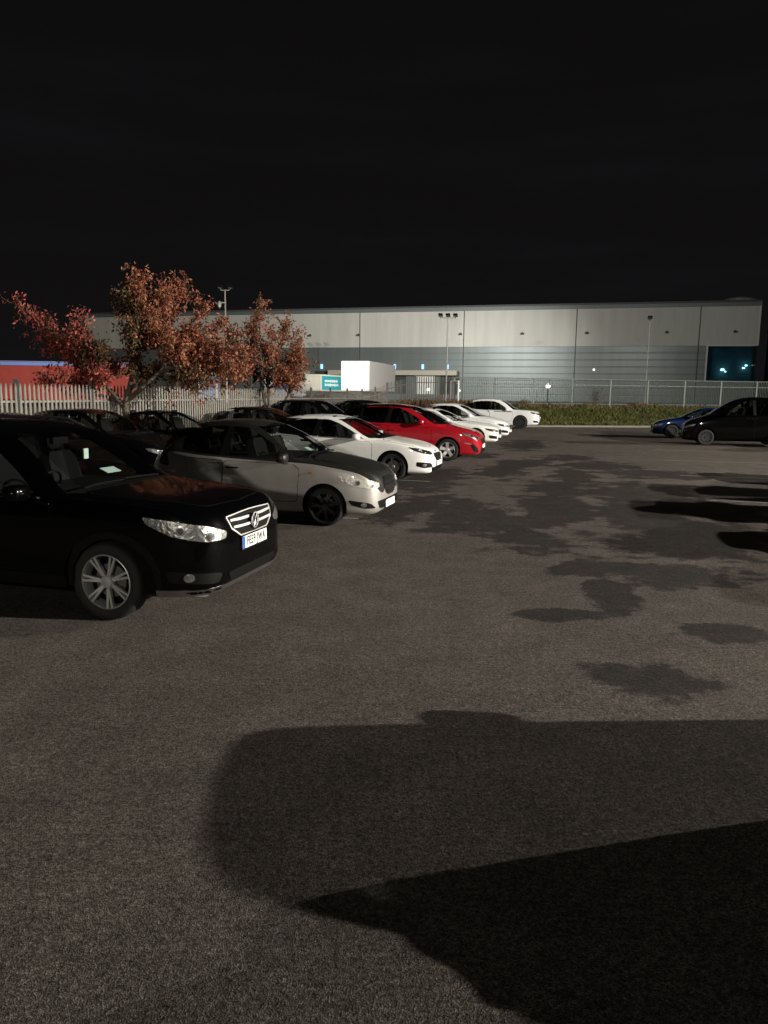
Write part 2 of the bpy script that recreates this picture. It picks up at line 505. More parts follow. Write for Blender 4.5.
    def seats(s, rows, zf, mat='seat'):
        for q in rows:
            for y in (-.38, .38):
                mb = MB()
                T = Matrix.Rotation(R(-14), 3, 'Y')
                V = []
                for i, (dz, hw_, th) in enumerate([(-.25, .24, .07), (0, .245, .07), (.2, .23, .06), (.28, .17, .05)]):
                    V += [T @ Vector((tx, ty, dz)) for tx, ty in ((-th, -hw_), (th, -hw_*.92), (th, hw_*.92), (-th, hw_))]
                V = [v+Vector((s.x(q), y, zf)) for v in V]
                F = [(0, 3, 2, 1), (12, 13, 14, 15)]
                for i in range(3):
                    for k in range(4): F.append((i*4+k, i*4+(k+1) % 4, i*4+4+(k+1) % 4, i*4+4+k))
                mb.add(V, F)
                c = Vector((s.x(q), y, zf))+T @ Vector((0, 0, .40))
                V = []; nu, nv = 10, 6
                for i in range(nv+1):
                    ph = -math.pi/2+math.pi*i/nv
                    for k in range(nu):
                        th = 2*math.pi*k/nu; e = lambda t: math.copysign(abs(t)**.55, t)
                        V.append(c+Vector((.05*e(math.cos(ph))*e(math.cos(th)), .13*e(math.cos(ph))*e(math.sin(th)), .09*e(math.sin(ph)))))
                mb.add(V, [(i*nu+k, i*nu+(k+1) % nu, (i+1)*nu+(k+1) % nu, (i+1)*nu+k) for i in range(nv) for k in range(nu)])
                for dy in (-.05, .05): mb.tube([Vector((s.x(q), y+dy, zf))+T @ Vector((0, 0, .26)), Vector((s.x(q), y+dy, zf))+T @ Vector((0, 0, .36))], .008, 5)
                mb.build('seat', M[mat], s.root, True, 50)
    def wheel_in(s, q, z):
        mb = MB(); pts = []
        T = Matrix.Rotation(R(-62), 3, 'Y')
        c = Vector((s.x(q), -.37, z))
        for k in range(21):
            a = 2*math.pi*k/20; pts.append(c+T @ Vector((.18*math.cos(a), .18*math.sin(a), 0)))
        mb.tube(pts, .014, 6, False)
        mb.tube([c+T @ Vector((0, -.17, 0)), c, c+T @ Vector((0, .17, 0))], .018, 6)
        mb.build('steering_wheel', M['trim'], s.root, True)
        zz = s.S['cabin'][1]-.085; qq = next(i*.02 for i in range(40, 200) if s.ftop(i*.02) > zz+.05)+.14
        m2 = MB(); m2.box((s.x(qq), 0, zz), (.045, .22, .065)); m2.build('rear_view_mirror', M['trim'], s.root)
    def wipers(s, q, w=.55):
        mb = MB()
        for y0 in (-.15, .45):
            pts = []
            for t in range(6):
                y = y0-w*t/5
                l, n_ = s.proj('top', q+.03*t/5, y)
                if l: pts.append(l+n_*.02)
            if len(pts) > 2: mb.tube(pts, .008, 5)
        mb.build('wiper', M['trim'], s.root)
    def strip(s, name, mode, pts, w, mat, off=.006, sg=1, parent=None):
        """thin band following the surface along a 2-D line"""
        a = [np.array(p, float) for p in pts]; up = []; dn = []
        for i, p in enumerate(a):
            d = a[min(i+1, len(a)-1)]-a[max(i-1, 0)]
            if mode == 'front': d = d*np.array([1/45., 1])
            d /= np.linalg.norm(d)+1e-9; n_ = np.array([-d[1], d[0]])*w/2
            if mode == 'front': n_ = n_*np.array([45., 1])
            up.append(p+n_); dn.append(p-n_)
        return s.patch(name, mode, up+dn[::-1], mat, off, .05, sg, 0, parent, skirt=off+.004)

def scale_spec(sp, kz=1., kl=1.):
    return sp

# ---- body shapes (distances in metres behind the nose)
SUV = dict(L=4.43, W=1.81, H=1.70, wb=2.60, fo=1.0, wr=.345,
  top=[(0, .74), (.012, .80), (.03, .86), (.07, .94), (.14, .995), (.3, 1.03), (.7, 1.075), (1.1, 1.115), (1.28, 1.145), (1.6, 1.345), (1.95, 1.56), (2.2, 1.65), (2.6, 1.70), (3.1, 1.695), (3.6, 1.645), (3.95, 1.56), (4.1, 1.46), (4.25, 1.17), (4.36, .98), (4.40, .8), (4.43, .66)],
  belt=[(0, .68), (.05, .80), (.15, .90), (.35, .985), (.8, 1.03), (1.3, 1.045), (2.4, 1.05), (3.5, 1.07), (4.1, 1.075), (4.3, .98), (4.43, .62)],
  bot=[(0, .44), (.012, .37), (.04, .30), (.12, .25), (.5, .22), (1, .20), (3.6, .22), (4.2, .30), (4.43, .45)],
  hw=[(0, .50), (.012, .58), (.04, .67), (.1, .755), (.2, .825), (.4, .878), (.7, .90), (1.5, .905), (3.3, .905), (3.9, .88), (4.25, .82), (4.36, .75), (4.43, .55)],
  wt=[(0, .42), (.04, .58), (.1, .67), (.3, .75), (1.1, .80), (1.3, .775), (1.7, .71), (2.1, .655), (2.6, .64), (3.6, .625), (4.05, .60), (4.25, .66), (4.36, .62), (4.43, .42)],
  cabin=(1.10, 1.585, .80, .615, .6, 5.),
  win=[[(1.66, 1.075), (1.92, 1.275), (2.2, 1.46), (2.42, 1.545), (2.60, 1.565), (2.63, 1.065)], [(2.74, 1.065), (2.72, 1.57), (3.2, 1.565), (3.52, 1.53), (3.50, 1.10)], [(3.62, 1.12), (3.63, 1.505), (3.86, 1.44), (4.0, 1.30), (3.98, 1.17)]],
  pillars=[[(2.62, 1.07), (2.61, 1.56), (2.72, 1.565), (2.75, 1.07)], [(3.51, 1.10), (3.53, 1.52), (3.62, 1.50), (3.62, 1.12)]],
  ws=[(1.24, -.70), (1.20, 0), (1.24, .70), (2.06, .585), (2.12, 0), (2.06, -.585)],
  rw=[(-.66, 1.12), (.66, 1.12), (.56, 1.52), (0, 1.55), (-.56, 1.52)])
HATCH = dict(L=4.36, W=1.82, H=1.48, wb=2.65, fo=.90, wr=.325,
  top=[(0, .50), (.012, .55), (.04, .61), (.1, .685), (.2, .755), (.4, .83), (.8, .915), (1.1, .965), (1.25, .99), (1.6, 1.16), (2.0, 1.345), (2.3, 1.43), (2.7, 1.475), (3.2, 1.465), (3.7, 1.395), (3.95, 1.33), (4.1, 1.16), (4.2, 1.0), (4.3, .88), (4.34, .74), (4.36, .6)],
  belt=[(0, .46), (.05, .56), (.15, .66), (.35, .765), (.8, .855), (1.3, .905), (2.4, .945), (3.4, 1.0), (3.9, 1.02), (4.2, .9), (4.36, .56)],
  bot=[(0, .30), (.012, .26), (.05, .21), (.15, .18), (.5, .17), (1, .17), (3.6, .18), (4.2, .28), (4.36, .40)],
  hw=[(0, .48), (.012, .57), (.04, .665), (.1, .745), (.2, .81), (.4, .868), (.7, .90), (1.5, .91), (3.2, .91), (3.8, .875), (4.2, .79), (4.3, .72), (4.36, .52)],
  wt=[(0, .38), (.04, .50), (.1, .58), (.3, .66), (1.0, .74), (1.25, .735), (1.7, .675), (2.1, .62), (2.6, .59), (3.5, .565), (3.95, .54), (4.15, .60), (4.3, .58), (4.36, .40)],
  cabin=(.965, 1.385, .80, .575, .5, 5.),
  win=[[(1.62, .965), (1.95, 1.14), (2.25, 1.285), (2.5, 1.365), (2.68, 1.375), (2.74, .975)], [(2.86, .98), (2.80, 1.38), (3.2, 1.365), (3.55, 1.29), (3.80, 1.13), (3.74, 1.05)]],
  pillars=[[(2.73, .98), (2.68, 1.37), (2.80, 1.375), (2.87, .985)]],
  ws=[(1.20, -.69), (1.16, 0), (1.20, .69), (2.16, .545), (2.24, 0), (2.16, -.545)],
  rw=[(-.58, 1.03), (.58, 1.03), (.48, 1.29), (0, 1.32), (-.48, 1.29)])
CITY = dict(L=3.84, W=1.676, H=1.52, wb=2.39, fo=.80, wr=.295,
  top=[(0, .56), (.012, .62), (.04, .70), (.09, .775), (.18, .83), (.4, .90), (.75, .97), (1.0, 1.015), (1.1, 1.035), (1.4, 1.20), (1.75, 1.375), (2.05, 1.475), (2.4, 1.515), (2.8, 1.50), (3.2, 1.43), (3.45, 1.35), (3.6, 1.20), (3.7, 1.02), (3.78, .88), (3.82, .76), (3.84, .62)],
  belt=[(0, .50), (.05, .61), (.12, .70), (.3, .80), (.7, .875), (1.1, .92), (2.0, .945), (2.8, .985), (3.4, 1.03), (3.7, .90), (3.84, .58)],
  bot=[(0, .30), (.012, .26), (.05, .21), (.15, .18), (.5, .17), (1, .17), (3.2, .18), (3.7, .28), (3.84, .40)],
  hw=[(0, .44), (.012, .53), (.04, .62), (.1, .70), (.2, .76), (.4, .81), (.7, .832), (1.4, .838), (2.8, .838), (3.4, .80), (3.7, .72), (3.8, .64), (3.84, .48)],
  wt=[(0, .34), (.04, .46), (.1, .55), (.3, .62), (.9, .67), (1.1, .67), (1.5, .625), (1.9, .58), (2.4, .555), (3.1, .53), (3.5, .51), (3.68, .55), (3.8, .50), (3.84, .36)],
  cabin=(.99, 1.425, .735, .535, .5, 5.),
  win=[[(1.36, .985), (1.62, 1.15), (1.9, 1.30), (2.12, 1.40), (2.36, 1.42), (2.42, .99)], [(2.53, 1.0), (2.47, 1.42), (2.8, 1.405), (3.08, 1.34), (3.20, 1.20), (3.14, 1.06)]],
  pillars=[[(2.41, .99), (2.36, 1.415), (2.47, 1.415), (2.54, 1.0)]],
  ws=[(1.06, -.625), (1.02, 0), (1.06, .625), (1.90, .515), (1.97, 0), (1.90, -.515)],
  rw=[(-.52, 1.06), (.52, 1.06), (.44, 1.33), (0, 1.36), (-.44, 1.33)])
MPV = dict(L=4.66, W=1.88, H=1.68, wb=2.76, fo=.95, wr=.335,
  top=[(0, .56), (.012, .62), (.04, .69), (.1, .775), (.2, .845), (.4, .925), (.7, 1.0), (.95, 1.06), (1.1, 1.11), (1.5, 1.33), (1.9, 1.515), (2.3, 1.625), (2.8, 1.675), (3.4, 1.665), (3.9, 1.61), (4.2, 1.54), (4.35, 1.40), (4.48, 1.15), (4.58, .95), (4.64, .78), (4.66, .62)],
  belt=[(0, .50), (.05, .62), (.15, .73), (.35, .835), (.8, .93), (1.3, .99), (2.4, 1.03), (3.6, 1.08), (4.3, 1.12), (4.5, .95), (4.66, .58)],
  bot=[(0, .32), (.012, .27), (.05, .22), (.15, .19), (.5, .18), (1, .18), (3.8, .19), (4.4, .28), (4.66, .40)],
  hw=[(0, .50), (.012, .59), (.04, .68), (.1, .76), (.2, .825), (.4, .885), (.7, .92), (1.5, .94), (3.5, .94), (4.1, .90), (4.5, .81), (4.6, .74), (4.66, .54)],
  wt=[(0, .40), (.04, .52), (.1, .60), (.3, .68), (.9, .75), (1.1, .76), (1.6, .70), (2.1, .645), (2.6, .62), (3.8, .60), (4.2, .58), (4.4, .63), (4.6, .60), (4.66, .40)],
  cabin=(1.09, 1.59, .825, .60, .5, 6.),
  win=[[(1.62, 1.09), (1.95, 1.29), (2.25, 1.45), (2.5, 1.55), (2.72, 1.575), (2.78, 1.09)], [(2.90, 1.10), (2.84, 1.58), (3.4, 1.565), (3.62, 1.55), (3.66, 1.13)], [(3.76, 1.15), (3.72, 1.54), (4.02, 1.49), (4.22, 1.35), (4.18, 1.18)]],
  pillars=[[(2.77, 1.095), (2.73, 1.57), (2.84, 1.575), (2.91, 1.105)], [(3.65, 1.13), (3.62, 1.545), (3.72, 1.535), (3.77, 1.15)]],
  ws=[(1.10, -.70), (1.05, 0), (1.10, .70), (2.12, .58), (2.20, 0), (2.12, -.58)],
  rw=[(-.66, 1.14), (.66, 1.14), (.55, 1.49), (0, 1.52), (-.55, 1.49)])
SALOON = dict(L=4.62, W=1.82, H=1.44, wb=2.78, fo=.85, wr=.33,
  top=[(0, .52), (.012, .57), (.04, .63), (.1, .70), (.2, .755), (.5, .83), (.9, .895), (1.3, .945), (1.45, .97), (1.8, 1.14), (2.15, 1.30), (2.5, 1.40), (2.85, 1.435), (3.2, 1.41), (3.6, 1.30), (3.95, 1.14), (4.12, 1.075), (4.4, 1.05), (4.52, .98), (4.59, .80), (4.62, .62)],
  belt=[(0, .47), (.05, .57), (.15, .66), (.35, .745), (.8, .83), (1.4, .885), (2.4, .92), (3.5, .955), (4.2, .975), (4.45, .93), (4.62, .58)],
  bot=[(0, .30), (.012, .26), (.05, .21), (.15, .18), (.5, .17), (1, .17), (3.8, .18), (4.4, .28), (4.62, .40)],
  hw=[(0, .50), (.012, .59), (.04, .68), (.1, .755), (.2, .81), (.4, .865), (.7, .895), (1.5, .91), (3.3, .91), (4.0, .885), (4.4, .82), (4.56, .74), (4.62, .54)],
  wt=[(0, .40), (.04, .52), (.1, .60), (.3, .68), (1.2, .76), (1.45, .74), (1.85, .67), (2.3, .60), (2.8, .57), (3.3, .57), (3.8, .62), (4.12, .69), (4.4, .68), (4.55, .62), (4.62, .42)],
  cabin=(.955, 1.35, .80, .555, .5, 3.95),
  win=[[(1.85, .945), (2.15, 1.10), (2.4, 1.22), (2.62, 1.315), (2.78, 1.33), (2.84, .95)], [(2.95, .955), (2.88, 1.335), (3.15, 1.32), (3.45, 1.22), (3.72, 1.07), (3.66, .99)]],
  pillars=[[(2.83, .955), (2.78, 1.325), (2.88, 1.33), (2.96, .96)]],
  ws=[(1.42, -.69), (1.38, 0), (1.42, .69), (2.34, .535), (2.42, 0), (2.34, -.535)],
  rw=[(-.5, 1.09), (.5, 1.09), (.42, 1.28), (0, 1.3), (-.42, 1.28)])
def tweak(sp, H=None, L=None, **kw):
    """a stretched copy of a body shape"""
    sp = dict(sp)
    kz = (H/sp['H']) if H else 1.; kl = (L/sp['L']) if L else 1.
    zc = lambda z: z if z < .5 else .5+(z-.5)*((H-.5)/(sp['H']-.5)) if H else z
    for k in ('top', 'belt', 'bot'): sp[k] = [(a*kl, zc(b)) for a, b in sp[k]]
    for k in ('hw', 'wt'): sp[k] = [(a*kl, b) for a, b in sp[k]]
    c = sp['cabin']; sp['cabin'] = (zc(c[0]), zc(c[1]), c[2], c[3], c[4]*kl, c[5]*kl)
    for k in ('win', 'pillars'): sp[k] = [[(a*kl, zc(b)) for a, b in P] for P in sp[k]]
    sp['ws'] = [(a*kl, b) for a, b in sp['ws']]; sp['rw'] = [(a, zc(b)) for a, b in sp['rw']]
    sp['wb'] *= kl; sp['fo'] *= kl; sp['L'] *= kl
    if H: sp['H'] = H
    sp.update(kw); return sp

TH = R(-15.2)
def place(wx, wy, spec, th=TH):
    """world position of the front axle centre from where the near front tyre meets the ground"""
    k = spec['W']/2-.06
    left = Vector((-math.sin(th), math.cos(th)))
    return (wx+left.x*k, wy+left.y*k, 0)

# 1 ---- black SUV, nearest
def build_suv():
    c = Car(SUV, 'parked_car', 'black SUV with chrome grille bars, nearest car on the left', 'car', place(-2.41, 6.52, SUV), TH, 'cars parked in the left rows', M['black_paint'])
    c.glass(False); c.wheels('double', 7, .245)
    c.mirror(1.78, 1.06, M['black_paint']); c.handles([(2.52, .90), (3.42, .93)], M['black_paint'])
    c.doors([[(1.52, .42), (1.50, .95), (1.58, 1.015), (2.66, 1.03), (2.68, .42)], [(2.70, .42), (2.68, 1.03), (3.56, 1.05), (3.56, .86), (3.20, .42)]])
    c.bonnet([(.20, -.52), (.15, 0), (.20, .52), (.7, .69), (1.22, .735), (1.18, 0), (1.22, -.735), (.7, -.69)])
    c.lamps([(28, .735), (26.5, .79), (38, .865), (52, .915), (66, .945), (64, .885), (53, .79), (40, .735)], [(37, .785, .046), (49, .835, .044)])
    g = c.patch('grille', 'front', [(-25, .90), (25, .90), (22.5, .80), (15, .725), (-15, .725), (-22.5, .80)], M['trim'], .006, .04, 1, .15)
    c.strip('grille_frame', 'front', [(-25.5, .90), (-23, .80), (-15.5, .72), (0, .712), (15.5, .72), (23, .80), (25.5, .90)], .014, M['bright'], .012, 1, g)
    c.strip('grille_frame', 'front', [(-25.5, .902), (-10, .912), (0, .915), (10, .912), (25.5, .902)], .010, M['bright'], .012, 1, g)
    for z, a in ((.855, 23.5), (.795, 21.5)):
        c.strip('grille_bar', 'front', [(-a, z+.010), (-a/2, z+.002), (0, z), (a/2, z+.002), (a, z+.010)], .020, M['bright'], .022, 1, g)
    # round emblem: ring with V over W
    l, n_ = c.proj('front', 0, .82); ex = l.x+.040
    em = MB(); ring = [(ex, .070*math.cos(2*math.pi*k/28), .82+.070*math.sin(2*math.pi*k/28)) for k in range(29)]
    em.tube(ring, .006, 6, False)
    def stroke(a, b): em.tube([(ex+.004, a[0], .82+a[1]), (ex+.004, b[0], .82+b[1])], .0045, 6)
    for sg in (1, -1):
        stroke((sg*.030, .058), (sg*.004, .010)); stroke((sg*.056, .034), (sg*.028, -.055)); stroke((sg*.028, -.055), (0, -.004))
    e = em.build('emblem', M['bright'], g, True, 60)
    bb = MB(); bb.lathe([(.0005, 0.), (.066, 0.), (.068, -.02)], 28, 'z')
    bb.v = [(ex-.003+v[2], v[0], .82+v[1]) for v in bb.v]; bb.build('emblem_back', M['trim'], e)
    c.plate(.645, reg='FE59 JWA')
    b = c.patch('bumper_grille', 'front', [(-27, .43), (27, .43), (24, .335), (-24, .335)], M['trim'], .006, .05, 1, .15)
    for sg in (1, -1):
        c.patch('bumper_vent', 'front', [(31, .45), (56, .49), (54, .39), (33, .36)], M['trim'], .005, .04, sg, .2)
        P = [(46+2.2*math.cos(t*math.pi/8), .43+.036*math.sin(t*math.pi/8)) for t in range(16)]
        c.patch('fog_lamp', 'front', P, M['lamp_bowl'], .012, .02, sg, 0)
        c.patch('arch_trim', 'side', [(.44, .30), (.46, .50), (.56, .68), (.72, .77), (.90, .80), (1.08, .77), (1.26, .67), (1.34, .50), (1.36, .30), (1.31, .30), (1.29, .48), (1.20, .62), (1.05, .715), (.9, .745), (.75, .715), (.60, .62), (.51, .48), (.49, .30)], M['trim'], .004, .05, sg, 0)
        c.patch('sill_trim', 'side', [(1.38, .27), (1.38, .38), (3.05, .38), (3.05, .27)], M['trim'], .005, .08, sg, .1)
        mb = MB(); pts = []
        for t in range(9):
            q = 2.25+1.5*t/8; yy = c.fwt(q)-.03
            l, n_ = c.proj('top', q, -yy*sg)
            pts.append(l+Vector((0, 0, .045 if 0 < t < 8 else .0)))
        mb.tube(pts, .016, 6); mb.build('roof_rail', M['satin'], c.root, True)
    c.strip('skid_plate', 'front', [(-60, .285), (-40, .29), (-20, .30), (0, .30), (20, .30), (40, .29), (60, .285)], .055, M['satin'], .006)
    c.strip('window_line', 'side', [(1.62, 1.058), (2.2, 1.048), (2.8, 1.045), (3.5, 1.085)], .014, M['chrome'], .005)
    c.seats([2.35, 3.25], 1.08); c.wheel_in(1.95, 1.08); c.wipers(1.26)
    # things seen through the windscreen
    l, n_ = c.proj('top', 1.46, -.02)
    mb = MB(); mb.box(l+Vector((-.03, 0, -.012)), (.10, .22, .004), Matrix.Rotation(R(24), 3, 'Y')); mb.build('dash_paper', M['paper'], c.root)
    l, n_ = c.proj('top', 1.74, .02)
    mb = MB(); mb.box(l+Vector((-.05, 0, -.06)), (.012, .07, .10)); mb.build('sensor_pod', M['paper'], c.root)
    return c
build_suv()

# 2 ---- silver city car with black bonnet and roof
def build_city():
    c = Car(tweak(CITY, 1.565), 'parked_car', 'small silver hatchback with black bonnet and roof', 'car', place(-.89, 11.45, CITY), TH, 'cars parked in the left rows', M['silver_paint'], M['soft_black'])
    c.glass(True); c.wheels('double', 7, .215, 'dark_alloy')
    c.mirror(1.46, .975, M['soft_black']); c.handles([(2.30, .84)], M['trim'])
    c.doors([[(1.24, .36), (1.20, .85), (1.30, .915), (2.44, .935), (2.48, .36)], [(2.50, .36), (2.46, .94), (3.12, .97), (3.06, .78), (2.78, .36)]])
    c.bonnet([(.16, -.40), (.12, 0), (.16, .40), (.6, .60), (1.03, .655), (1.0, 0), (1.03, -.655), (.6, -.60)])
    c.lamps([(27, .60), (26, .655), (36, .70), (50, .745), (63, .775), (60, .70), (50, .625), (38, .585)], [(36, .64, .045), (48, .675, .045)], 'lamp_bright')
    g = c.patch('grille', 'front', [(-16, .735), (16, .735), (19.5, .62), (16, .50), (9, .445), (-9, .445), (-16, .50), (-19.5, .62)], M['chrome'], .006, .04, 1, .2)
    for i in range(7):
        z = .70-i*.036; a = 17-abs(z-.62)*40
        c.strip('grille_bar', 'front', [(-a, z), (0, z), (a, z)], .018, M['trim'], .013, 1, g)
    c.plate(.315)
    c.patch('bumper_grille', 'front', [(-32, .40), (32, .40), (28, .27), (-28, .27)], M['trim'], .004, .05, 1, .15)
    for sg in (1, -1):
        c.patch('fog_lamp', 'front', [(33, .29), (38, .37), (55, .42), (52, .34), (42, .29)], M['trim'], .005, .03, sg, .25)
        P = [(43+2.2*math.cos(t*math.pi/8), .345+.033*math.sin(t*math.pi/8)) for t in range(16)]
        c.patch('fog_bulb', 'front', P, M['lamp_bowl'], .010, .02, sg, 0)
        c.patch('indicator', 'side', [(.98, .79), (.98, .815), (1.05, .815), (1.05, .79)], M['amber'], .006, .03, sg, .3)
        c.patch('tail_light', 'side', [(3.40, .82), (3.44, 1.08), (3.54, 1.1), (3.60, .86)], M['tail_red'], .005, .05, sg, .2)
    c.seats([2.05, 2.85], 1.0); c.wheel_in(1.7, .98); c.wipers(1.08, .5)
    l, n_ = c.proj('top', 1.25, -.2)
    mb = MB(); mb.box(l+Vector((-.03, 0, -.014)), (.10, .16, .003), Matrix.Rotation(R(26), 3, 'Y')); mb.build('dash_paper', M['paper'], c.root)
build_city()

# 3 ---- white five-door hatchback
def build_hatch():
    c = Car(HATCH, 'parked_car', 'white hatchback with black spoked wheels, between silver hatchback and red people carrier', 'car', place(.18, 17.58, HATCH), TH, 'cars parked in the left rows', M['white_paint'])
    c.glass(True); c.wheels('double', 5, .235, 'dark_alloy')
    c.mirror(1.76, .955, M['white_paint']); c.handles([(2.62, .83), (3.48, .86)], M['white_paint'])
    c.doors([[(1.40, .36), (1.38, .82), (1.46, .885), (2.72, .925), (2.76, .36)], [(2.78, .36), (2.76, .93), (3.72, .985), (3.62, .78), (3.24, .36)]])
    c.bonnet([(.30, -.45), (.22, 0), (.30, .45), (.7, .66), (1.17, .72), (1.13, 0), (1.17, -.72), (.7, -.66)])
    c.lamps([(25, .625), (27, .675), (40, .73), (54, .775), (62, .79), (55, .71), (42, .635), (30, .605)], [(34, .645, .03), (44, .69, .034)], True)
    g = c.patch('grille', 'front', [(-19, .63), (19, .63), (21, .585), (15, .47), (-15, .47), (-21, .585)], M['trim'], .006, .04, 1, .2)
    for i in range(5):
        z = .605-i*.03; a = 19-abs(z-.6)*45
        c.strip('grille_bar', 'front', [(-a, z), (0, z), (a, z)], .008, M['chrome'], .012, 1, g)
    l, n_ = c.proj('front', 0, .66); mb = MB()
    mb.lathe([(.001, .010), (.04, .006), (.05, 0)], 20, 'z'); mb.v = [(l.x+v[2], v[0]*1.5, .66+v[1]*.7) for v in mb.v]; mb.build('emblem', M['plate_blue'], c.root, True)
    c.plate(.40)
    c.patch('bumper_grille', 'front', [(-34, .33), (34, .33), (30, .22), (-30, .22)], M['trim'], .004, .05, 1, .15)
    for sg in (1, -1):
        c.patch('bumper_vent', 'front', [(30, .33), (34, .43), (52, .46), (52, .36), (44, .32)], M['trim'], .005, .03, sg, .2)
        P = [(43+2.4*math.cos(t*math.pi/8), .385+.034*math.sin(t*math.pi/8)) for t in range(16)]
        c.patch('fog_lamp', 'front', P, M['lamp_bowl'], .010, .02, sg, 0)
        c.patch('tail_light', 'side', [(3.98, .82), (3.94, 1.0), (4.12, 1.0), (4.2, .84)], M['tail_red'], .005, .05, sg, .2)
        c.strip('window_line', 'side', [(1.60, .95), (2.2, .955), (2.8, .965), (3.72, 1.035)], .012, M['chrome'], .005, sg)
    c.seats([2.35, 3.15], .98); c.wheel_in(1.98, .96); c.wipers(1.20)
build_hatch()

# 4 ---- red people carrier
def build_mpv():
    c = Car(MPV, 'parked_car', 'bright red people carrier with tall roof and silver wheels', 'car', place(1.88, 23.08, MPV), TH, 'cars parked in the left rows', M['red_paint'])
    c.glass(True); c.wheels('fat', 5, .235, 'alloy')
    c.mirror(1.78, 1.10, M['red_paint']); c.handles([(2.66, .90), (3.55, .93)], M['red_paint'])
    c.doors([[(1.46, .38), (1.44, .90), (1.52, .985), (2.76, 1.035), (2.80, .38)], [(2.82, .38), (2.80, 1.04), (3.72, 1.09), (3.70, .80), (3.38, .38)]])
    c.bonnet([(.30, -.48), (.22, 0), (.30, .48), (.65, .68), (1.0, .735), (.97, 0), (1.0, -.735), (.65, -.68)])
    c.lamps([(26, .65), (28, .715), (40, .785), (54, .85), (62, .87), (57, .78), (44, .685), (32, .635)], [(36, .70, .04), (47, .76, .042)])
    g = c.patch('grille', 'front', [(-22, .66), (22, .66), (17, .53), (-17, .53)], M['trim'], .006, .04, 1, .2)
    c.strip('grille_bar', 'front', [(-24, .655), (-10, .615), (0, .60), (10, .615), (24, .655)], .034, M['chrome'], .015, 1, g)
    c.plate(.44)
    c.patch('bumper_grille', 'front', [(-26, .37), (26, .37), (22, .25), (-22, .25)], M['trim'], .004, .05, 1, .15)
    for sg in (1, -1):
        c.patch('bumper_vent', 'front', [(34, .27), (37, .40), (44, .52), (50, .54), (47, .40), (43, .29)], M['trim'], .005, .03, sg, .2)
        c.patch('fog_lamp', 'front', [(46, .50), (50, .555), (59, .565), (55, .525)], M['lamp_bowl'], .008, .03, sg, .2)
        c.strip('roof_rail', 'top', [(2.2, -sg*.60), (3.0, -sg*.595), (4.1, -sg*.56)], .04, M['trim'], .03)
    c.seats([2.4, 3.3], 1.12); c.wheel_in(1.95, 1.08); c.wipers(1.1)
build_mpv()

# 5..8 and the rest: generic fittings scaled to the body shape
def fit(c, wheels=('star', 10, None, 'dark_alloy'), dark_lamps=False, grille='trim', rails=False, seats=True, reg=True, doors=True, interior=True):
    S = c.S; kz = lambda z: z
    c.glass(True); c.wheels(*wheels)
    w0 = S['win'][0]
    c.mirror(w0[0][0]+.12, w0[0][1]+.0, c.paint)
    zn = c.ftop(.1); zl = c.fbelt(.35)
    t1 = zn-.03; t0 = t1-.13
    c.lamps([(25, t0+.02), (26, t0+.07), (38, t0+.115), (54, t0+.16), (61, t0+.17), (56, t0+.09), (42, t0+.02), (31, t0)], [(35, t0+.055, .032), (46, t0+.085, .034)], dark_lamps)
    g = c.patch('grille', 'front', [(-20, t0+.08), (20, t0+.08), (21, t0+.02), (16, t0-.09), (-16, t0-.09), (-21, t0+.02)], M[grille], .006, .05, 1, .2)
    c.strip('grille_bar', 'front', [(-20, t0+.01), (0, t0+.005), (20, t0+.01)], .02, M['chrome'], .014, 1, g)
    if reg: c.plate(t0-.17)
    zb = c.fbot(.1)
    c.patch('bumper_grille', 'front', [(-30, zb+.15), (30, zb+.15), (27, zb+.05), (-27, zb+.05)], M['trim'], .004, .06, 1, .15)
    for sg in (1, -1):
        c.patch('bumper_vent', 'front', [(33, zb+.10), (35, zb+.22), (52, zb+.25), (50, zb+.13)], M['trim'], .005, .04, sg, .2)
    if doors:
        a = w0[0][0]-.22; b = (S['win'][0][-1][0]+S['win'][1][0][0])/2; e = S['L']-.75
        zt = c.fbelt(a)-.02; lo = zb+.2
        c.doors([[(a, lo), (a-.02, zt-.05), (a+.06, zt), (b-.01, c.fbelt(b)-.02), (b, lo)], [(b+.02, lo), (b+.01, c.fbelt(b)-.02), (e, c.fbelt(e)-.02), (e-.05, zt-.15), (e-.45, lo)]])
        c.handles([(b-.14, zt-.09), (e-.12, zt-.06)], c.paint)
    if rails:
        for sg in (1, -1):
            c.strip('roof_rail', 'top', [(S['L']*.5, -sg*(c.fwt(S['L']*.5)-.03)), (S['L']*.65, -sg*(c.fwt(S['L']*.65)-.03)), (S['L']*.85, -sg*(c.fwt(S['L']*.85)-.03))], .035, M['satin'], .03)
    if interior:
        c.seats([S['win'][0][-1][0]-.35, S['win'][1][0][0]+.35], S['cabin'][0]+.02)
    return c
LG = 'cars parked in the left rows'
c = fit(Car(tweak(SALOON, 1.46), 'parked_car', 'black car with only its bonnet showing between red people carrier and white cars', 'car', place(2.25, 26.5, SALOON), TH, LG, M['black_paint_b']))
c = fit(Car(SALOON, 'parked_car', 'low white saloon next after the red people carrier', 'car', place(3.5, 29.85, SALOON), TH, LG, M['white_paint']), ('double', 5, None, 'dark_alloy'), True)
c = fit(Car(tweak(HATCH, 1.58, 4.45), 'parked_car', 'white crossover behind the low white saloon', 'car', place(4.6, 34.5, HATCH), TH, LG, M['white_paint_b']), ('star', 10, None, 'dark_alloy'), True)
c = fit(Car(tweak(SUV, 1.74, 4.75, W=1.93, wr=.38), 'parked_car', 'white SUV parked beside the grass bank at the far end', 'car', place(7.95, 45.5, SUV), TH, LG, M['white_paint_b']), ('star', 10, .29, 'tyre'), True)
